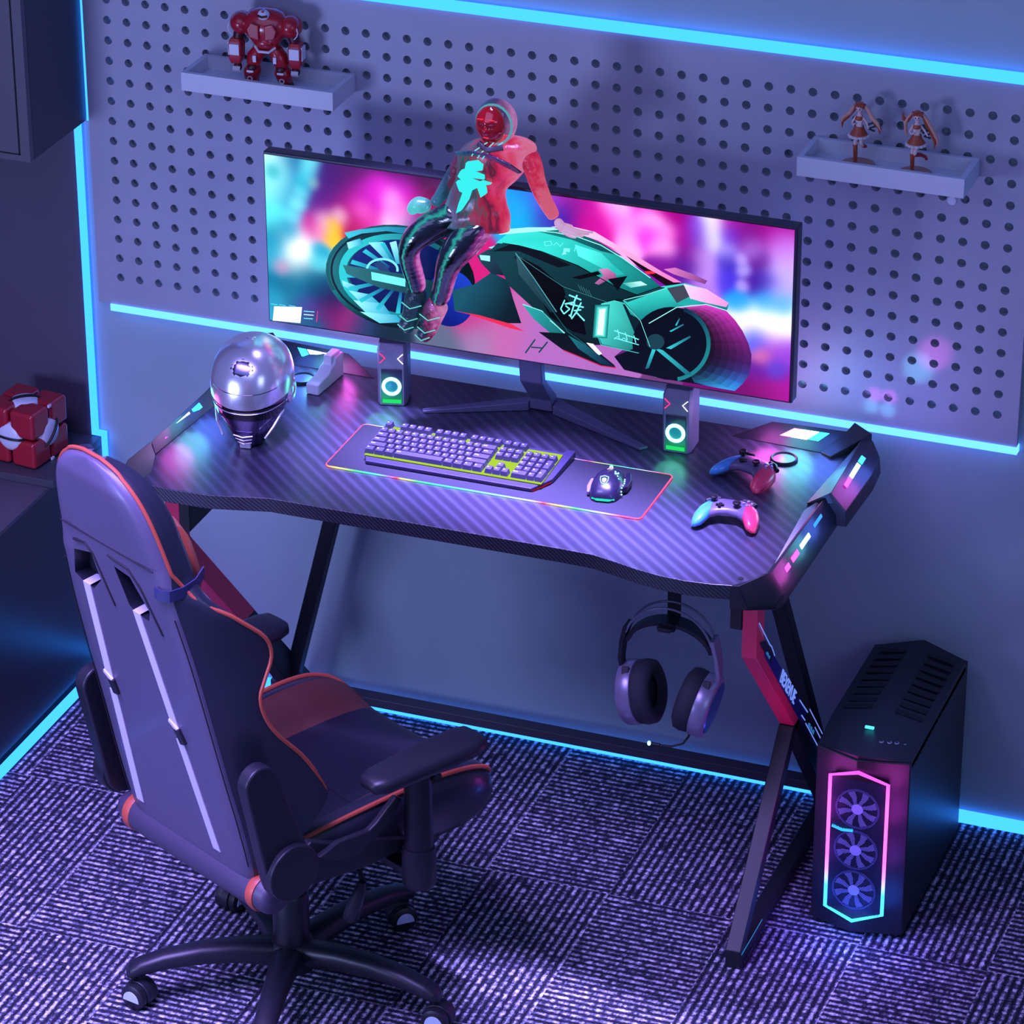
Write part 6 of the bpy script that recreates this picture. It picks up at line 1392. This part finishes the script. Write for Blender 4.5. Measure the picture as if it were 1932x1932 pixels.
for s in (-1, 1):
    sh_ = rb('shoulder', MB().ball((s*.058, -.004, .150), (.027, .029, .026), 20, 12), rr)
    rb('shoulder_stripe', MB().tube([(s*.058+s*.0272*math.cos(a)*.9, -.004-.0295*math.cos(.5), .146+.022*math.sin(a)) for a in (-.9, -.45, 0, .45)], .0014, 6), rw, sh_, 0)
    ua = rb('upper_arm', MB().tube([(s*.062, -.004, .135), (s*.068, -.006, .108)], [.014, .012], 14), rdk)
    fa_ = rb('forearm', MB().loft([[(s*.071+w*cx_, -.008+d*cy_, z) for cx_, cy_ in ((-1, -1), (1, -1), (1, 1), (-1, 1))] for z, w, d in ((.116, .011, .013), (.100, .016, .018), (.066, .015, .016), (.054, .011, .013))]), rr)
    rb('forearm_panel', MB().box((s*.071-.012, -.0285, .078), (s*.071+.012, -.0245, .104)), rw, fa_, .001)
    rb('forearm_panel', MB().box((s*.0865-.002, -.020, .074), (s*.0865+.002, .006, .106)), rw, fa_, .001)
    hn_ = rb('fist', MB().ball((s*.069, -.010, .045), (.010, .010, .011), 14, 10), rdk)
    for k in range(4): rb('finger', MB().tube([(s*.069-.0065+.0043*k, -.018, .048), (s*.069-.0065+.0043*k, -.0215, .042), (s*.069-.0065+.0043*k, -.018, .037)], .0021, 6), rw, hn_, 0)
    th = rb('thigh', MB().loft([[(s*c+w*math.cos(t_), y+w*.95*math.sin(t_), z) for t_ in [2*PI*k/14 for k in range(14)]] for z, c, w, y in ((.094, .018, .016, .0), (.078, .026, .021, -.002), (.058, .032, .018, -.002), (.048, .034, .014, -.002))]), rr, rob, 0)
    rb('thigh_panel', MB().box((s*.024-.004, -.0255, .064), (s*.024+.004, -.0215, .080)), rw, th, .001)
    kn = rb('knee', MB().ball((s*.034, -.012, .047), (.012, .010, .010), 14, 10), rdk)
    sn = rb('shin', MB().loft([[(s*c+w*math.cos(t_), y+w*1.0*math.sin(t_), z) for t_ in [2*PI*k/14 for k in range(14)]] for z, c, w, y in ((.050, .034, .015, -.002), (.036, .037, .021, -.002), (.018, .039, .018, .0), (.010, .039, .013, .0))]), rr, rob, 0)
    rb('shin_panel', MB().box((s*.036-.008, -.0245, .038), (s*.036+.008, -.0205, .043)), rw, sn, .001)
    rb('shin_ring', MB().lathe([(.004, 0), (.0065, 0), (.0065, .003), (.004, .003)], 16, T=axes((1, 0, 0), (0, 0, 1), (0, -1, 0), (s*.038, -.018, .022)), cap=False), rw, sn, 0)
    ft_ = rb('foot', MB().loft([[(s*.041+w*cx_, y, z) for cx_, z in ((-1, 0), (1, 0), (.75, h), (-.75, h))] for y, w, h in ((.020, .014, .010), (.004, .017, .016), (-.016, .018, .012), (-.030, .015, .006))]), rdk)
    rb('toe_cap', MB().ball((s*.041, -.026, .005), (.013, .009, .005), 14, 8), rw, ft_, 0)

# two small figurines of a dancer, each on a round base (plain design)
fsk = mat('figure_skin', rgb(236, 200, 196), .45); fo = noisy('figure_orange', rgb(176, 78, 44), .4, .1, 200, .05); fhair = noisy('figure_hair', rgb(222, 160, 140), .4, .2, 160, .1)
fred = mat('figure_red', rgb(170, 40, 50), .4); fbase = noisy('figure_base', rgb(190, 130, 112), .4, .05, 60, .03); fwhite = mat('figure_cream', rgb(228, 210, 208), .5); fdk = mat('figure_dark', rgb(70, 60, 70), .5)  # dark grey is the own colour of waist bow and eyes
def make_figure(loc, rz, label, kicked):
    g = thing('figurine', label, 'figurine', loc, rz, 'two dancer figurines')
    MB().lathe([(.037, 0), (.038, .002), (.038, .006), (.036, .0072), (.001, .0072)], 36).build('round_base', fbase, g, local=True)
    lx = -.006
    nodes = [(0, 0, .086, .0085), (0, .0, .098, .0065), (0, -.001, .110, .0080), (0, 0, .120, .0035), (0, -.001, .134, .0065)]
    edges = [(0, 1), (1, 2), (2, 3), (3, 4)]
    def limb(root, pts):
        n0 = len(nodes); nodes.extend(pts); edges.append((root, n0)); edges.extend([(n0+i, n0+i+1) for i in range(len(pts)-1)])
    limb(0, [(lx, 0, .078, .0062), (lx-.001, -.001, .050, .0046), (lx, .0, .026, .0038), (lx, .0, .012, .0032), (lx, -.006, .0085, .0030)])
    if kicked: limb(0, [(.005, -.001, .076, .0060), (-.002, -.010, .052, .0048), (.010, .004, .047, .0038), (.020, .012, .040, .0028), (.023, .012, .034, .0024)])
    else: limb(0, [(.006, -.001, .076, .0060), (.008, -.004, .056, .0046), (.009, .008, .046, .0036), (.009, .018, .042, .0028)])
    limb(2, [(-.009, 0, .113, .0032), (-.015, -.004, .101, .0025), (-.009, -.010, .097, .0020), (-.004, -.013, .104, .0017)])
    limb(2, [(.009, 0, .113, .0032), (.016, .002, .104, .0025), (.022, -.004, .097, .0020), (.025, -.007, .093, .0017)])
    skin('body', nodes, edges, fsk, g, 2)
    MB().lathe([(.0215, .072), (.018, .078), (.0125, .086), (.0100, .093), (.0100, .094)], 24, cap=False).build('skirt', fo, g, local=True, smooth=60)
    b = MB()
    for k in range(14):
        a = 2*PI*k/14; b.ball((.0195*math.cos(a), .0195*math.sin(a), .072), (.0052, .0052, .0034), 8, 5)
    b.tube([(.0195*math.cos(2*PI*k/24), .0195*math.sin(2*PI*k/24), .0725) for k in range(24)], .003, 8, closed=True)
    b.build('skirt_frill', fwhite, g, local=True)
    MB().lathe([(.0088, .1085), (.0096, .112), (.0075, .117)], 20, cap=False).build('top', fo, g, local=True, smooth=60)
    MB().tube([(.012, .010, .094), (.026, .018, .100), (.030, .018, .092), (.016, .012, .086), (.028, .020, .080)], .0026, 8).build('waist_bow', fdk, g, local=True)
    for pts in ([(lx-.001, -.001, .0505), (lx, .0, .026), (lx, .0, .0115), (lx, -.007, .0092)],): MB().tube(pts, [.0054, .0046, .0040, .0036], 12).build('stocking', fo, g, local=True, smooth=60)
    fr_ = [(-.002, -.010, .051), (.010, .004, .047), (.020, .012, .040), (.0235, .012, .033)] if kicked else [(.0085, .004, .050), (.009, .010, .0455), (.009, .019, .0415)]
    MB().tube(fr_, [.0050, .0044, .0036, .0032][:len(fr_)], 12).build('stocking', fred, g, local=True, smooth=60)
    hd_ = MB(); hd_.ball((0, -.001, .136), (.0088, .0090, .0098), 18, 12); hd_ = hd_.build('head', fsk, g, local=True)
    for s in (-1, 1): MB().ball((s*.0034, -.0094, .1345), (.0014, .0008, .0019), 8, 6).build('eye', fdk, hd_, local=True)
    MB().tube([(-.0016, -.0097, .1300), (.0016, -.0097, .1300)], .0004, 6).build('mouth', fred, hd_, local=True)
    hp_ = MB(); hp_.ball((0, .0012, .1385), (.0104, .0102, .0102), 20, 12)
    for k in range(5): hp_.tube([(-.0085+.00425*k, -.0065-.002*(1-abs(k-2)/2), .144), (-.0088+.0044*k, -.0094, .1385)], [.0030, .0012], 8)
    hair = hp_.build('hair', fo, g, local=True, smooth=70)
    for s in (-1, 1):
        st = [[(s*.0095, .003, .142), (s*.0165, .006, .132), (s*.026, .006, .116), (s*.040, .006, .104), (s*.047, .008, .088)],
              [(s*.0095, .004, .141), (s*.018, .009, .124), (s*.032, .010, .106), (s*.044, .010, .092), (s*.044, .010, .078)]] if not (kicked and s < 0) else \
             [[(-.0095, .004, .142), (-.018, .010, .130), (-.026, .010, .116), (-.024, .010, .098), (-.020, .012, .082)], [(-.0095, .004, .140), (-.022, .012, .118), (-.030, .010, .124), (-.032, .010, .132), (-.030, .010, .138)]]
        if kicked and s > 0: st = [[(.0095, .003, .142), (.020, .005, .128), (.034, .005, .104), (.044, .006, .084), (.046, .008, .064)], [(.0095, .004, .140), (.018, .008, .118), (.030, .009, .098), (.040, .008, .076), (.038, .008, .060)]]
        for i, p in enumerate(st): MB().tube(p, [.0028, .0046, .0050, .0040, .0006], 10, sc=(1, .7)).build('hair_tail', (fhair, fo)[i], hair, local=True, smooth=70)
        MB().ball((s*.0100, .003, .1425), (.0026, .0026, .0030), 10, 8).build('hair_tie', fred, hair, local=True)
    return g
make_figure((1.824, -.064, SZ), math.radians(-8), 'left of the two orange and cream dancer figurines, hair spread wide, on the right shelf', False)
make_figure((1.953, -.070, SZ), math.radians(10), 'right of the two orange and cream dancer figurines, one leg kicked up behind', True)

# ================================================================== cabinets at the left
cab = noisy('cabinet_grey', rgb(86, 80, 92), .45, .06, 12, .05); cabs = noisy('cabinet_side', rgb(44, 46, 62), .4, .08, 14, .05)
up_ = thing('wall_cabinet', 'dark grey wall cabinet at the upper left corner', 'cabinet', (-.37, -.135, 1.463))
MB().box((-.67, -.262, 1.463), (-.0705, .0035, 2.3)).build('cabinet_body', cabs, up_, bevel=.002)
MB().box((-.67, -.281, 1.463), (-.0705, -.2625, 2.3)).build('front_frame', cab, up_, bevel=.0015)
MB().box((-.60, -.2835, 1.483), (-.0985, -.2805, 2.3)).build('door', cab, up_, bevel=.001)
MB().box((-.60, -.2826, 1.4795), (-.0955, -.2806, 1.4831)).build('door_gap', mat('gap_black', rgb(8, 8, 12), .8), up_, smooth=None)
MB().box((-.0985, -.2826, 1.4795), (-.0955, -.2806, 2.3)).build('door_gap', MATS['gap_black'], up_, smooth=None)
lw = thing('base_cabinet', 'dark base cabinet along the left edge with a glossy side panel', 'cabinet', (-.5, -1.2, 0))
gl = mat('cabinet_gloss', rgb(24, 26, 42), .32)
MB().box((-1.2, -2.4, .035), (-.0965, .0035, .600)).build('cabinet_body', gl, lw, bevel=.002)
MB().box((-1.2, -2.4, .6003), (-.0955, .0035, .612)).build('cabinet_top', cab, lw, bevel=.0015)
MB().box((-1.2, -2.38, .0), (-.112, .0035, .0348)).build('plinth', MATS['gap_black'], lw, smooth=None)
rs = MB().box((-1.2, -.254, .6125), (-.0795, .0035, .632)).build('raised_shelf', noisy('shelf_dark', rgb(70, 68, 78), .35, .06, 14, .03), None, bevel=.0015)
tag(rs, 'dark raised shelf board lying along the back of the base cabinet', 'shelf')
# red cube with white balls in its gaps (plain design)
qb = thing('puzzle_cube', 'glossy red cube of eight blocks with white balls showing between them', 'toy', (-.205, -.140, .6325), math.radians(-8))
qr = noisy('cube_red', rgb(170, 34, 50), .22, .06, 30, .03, coat=.5); qw = noisy('cube_white', rgb(222, 220, 232), .3, .03, 60, .03); qk = mat('cube_black', rgb(14, 14, 20), .4)
S2, gp = .072, .004
for i in (-1, 1):
    for j in (-1, 1):
        for k in (-1, 1):
            c = (i*(S2/2+gp/2), j*(S2/2+gp/2), S2+gp/2+k*(S2/2+gp/2)-.0)
            MB().cbox(c, (S2-.002, S2-.002, S2-.002)).build('block', qr, qb, local=True, bevel=.010, seg=4)
for ax, nm in (((1, 0, 0), 'x'), ((0, -1, 0), 'y'), ((0, 0, 1), 'z')):
    a = Vector(ax); c = Vector((0, 0, S2+gp/2))+a*(S2-.006)
    u = a.orthogonal().normalized(); M_ = axes(u, a.cross(u), a, c)
    bl_ = MB().lathe([(.036, -.012), (.036, .0), (.033, .006), (.026, .0095), (.012, .0115), (.001, .012)], 36, T=M_).build('ball', qw, qb, local=True, smooth=60)
    D3 = Vector((0, .7, .7)) if ax == (1, 0, 0) else (Vector((.7, 0, 0)) + Vector((0, 0, .0)) if ax == (0, -1, 0) else Vector((.7, .7, 0)))
    D3.normalize()
    pts = [c+D3*(.038*math.cos(t_))+a*(.013*math.sin(t_)+.001) for t_ in [PI*k/10 for k in range(11)]]
    MB().tube(pts, .0048, 8, sc=(1, .6)).build('dark_band', qk, bl_, local=True)
for s in ((1, -1), (1, 1), (-1, -1)):
    for z in (.004, S2+gp/2, 2*S2): 
        MB().cbox((s[0]*(S2+gp/2-.002), s[1]*(gp/2)*0, z), (.006, .012, .008)).build('corner_joint', qw, qb, local=True, bevel=.002) if s == (1, -1) else None
# ================================================================== light
wld = bpy.data.worlds.new('world'); scene.world = wld; wld.use_nodes = True
bg = wld.node_tree.nodes['Background']; bg.inputs[0].default_value = (.085, .13, .42, 1); bg.inputs[1].default_value = .52
def area(name, loc, target, size, power, col, sy=None, spread=None):
    l = bpy.data.lights.new(name, 'AREA'); l.energy = power; l.color = col; l.size = size
    if sy: l.shape = 'RECTANGLE'; l.size_y = sy
    if spread: l.spread = spread
    o = bpy.data.objects.new(name, l); COL.objects.link(o); o.location = loc
    d = Vector(target)-Vector(loc); o.rotation_euler = d.to_track_quat('-Z', 'Y').to_euler()
    return o
def point(name, loc, power, col, r=.04):
    l = bpy.data.lights.new(name, 'POINT'); l.energy = power; l.color = col; l.shadow_soft_size = r
    o = bpy.data.objects.new(name, l); COL.objects.link(o); o.location = loc; return o
def spot(name, loc, target, power, col, ang, blend=.9, r=.006):
    l = bpy.data.lights.new(name, 'SPOT'); l.energy = power; l.color = col; l.shadow_soft_size = r; l.spot_size = math.radians(ang); l.spot_blend = blend
    o = bpy.data.objects.new(name, l); COL.objects.link(o); o.location = loc
    d = Vector(target)-Vector(loc); o.rotation_euler = d.to_track_quat('-Z', 'Y').to_euler(); return o
area('key_light', (-.6, -3.6, 1.15), (1.2, 0, 1.1), .75, 58, (.38, .45, 1.))
area('ceiling_softbox', (.6, -2.9, 3.5), (1.0, -.8, .9), 2.8, 28, (.38, .44, 1.), sy=1.8)
area('floor_wash', (.45, -2.35, 2.6), (.50, -1.75, 0), 1.5, 62, (.40, .28, 1.), spread=math.radians(75))
area('desk_wash', (1.28, -.575, 2.4), (1.27, -.605, 1.0), 1.0, 18, (.40, .31, 1.), sy=.12, spread=math.radians(24))
area('right_fill', (4.2, -3.6, 2.6), (2.3, 0, .6), 1.4, 22, (.40, .50, 1.))
area('board_blue_fill', (1.14, -.255, 1.40), (1.14, 0, 1.45), 1.1, 3.5, (.10, .12, 1.), sy=.25)  # added blue fill towards the pegboard, not a visible lamp
# coloured spill from the desk's lit windows and the speakers
MG, CYN, BLU = (1., .12, .9), (.15, .8, 1.), (.08, .18, 1.)
for nm, p, w_, c in (('spill_rear_right', (1.675, -.165, 1.055), .55, MG), ('spill_rear_right', (1.735, -.155, 1.055), .55, CYN), ('spill_rear_right', (1.80, -.155, 1.055), .4, BLU),
                     ('spill_rear_left', (.535, -.165, 1.055), .45, BLU), ('spill_rear_left', (.585, -.16, 1.055), .5, CYN), ('spill_rear_left', (.635, -.165, 1.055), .5, MG),
                     ('spill_side_right', (1.935, -.29, 1.03), .35, MG), ('spill_side_right', (1.945, -.21, 1.03), .5, BLU), ('spill_side_right', (1.868, -.27, 1.045), .25, CYN),
                     ('spill_front_right', (1.915, -.70, 1.0), .45, MG), ('spill_front_right', (1.92, -.58, 1.0), .35, CYN), ('spill_front_right', (1.925, -.49, 1.0), .5, BLU),
                     ('spill_left', (.435, -.62, 1.045), .25, MG), ('spill_left', (.44, -.55, 1.05), .3, CYN), ('spill_left', (.448, -.47, 1.05), .35, BLU),
                     ('spill_tower', (1.937, -.580, 0.40), 0.30, (1., .08, .9)), ('spill_tower', (1.937, -.580, 0.31), 0.30, (.8, .06, 1.)), ('spill_tower', (1.937, -.580, 0.20), 0.24, (.35, .06, 1.)), ('spill_tower', (1.937, -.580, 0.09), 0.36, (.03, .12, 1.)), ('spill_tower', (2.100, -.580, 0.40), 0.30, (1., .08, .9)), ('spill_tower', (2.100, -.580, 0.31), 0.30, (.8, .06, 1.)), ('spill_tower', (2.100, -.580, 0.20), 0.24, (.35, .06, 1.)), ('spill_tower', (2.100, -.580, 0.09), 0.36, (.03, .12, 1.)), ('spill_tower', (2.015, -.60, .05), .5, (.05, .15, 1.)),
                     ('spill_speaker', (.806, -.325, 1.03), .10, (.1, 1., .6)), ('spill_speaker', (1.497, -.325, 1.03), .10, (.1, 1., .6))):
    point(nm, p, w_, c)
for tgt, c in (((1.868, 0, 1.075), MG), ((1.862, 0, 1.045), CYN), ((1.903, 0, 1.075), MG), ((1.90, 0, 1.042), CYN), ((2.0, 0, 1.195), MG), ((1.965, 0, 1.155), CYN)):
    spot('wall_glint', (1.90, -.30, 1.05), tgt, 2.2, c, 9 if tgt[0] < 1.95 else 16)
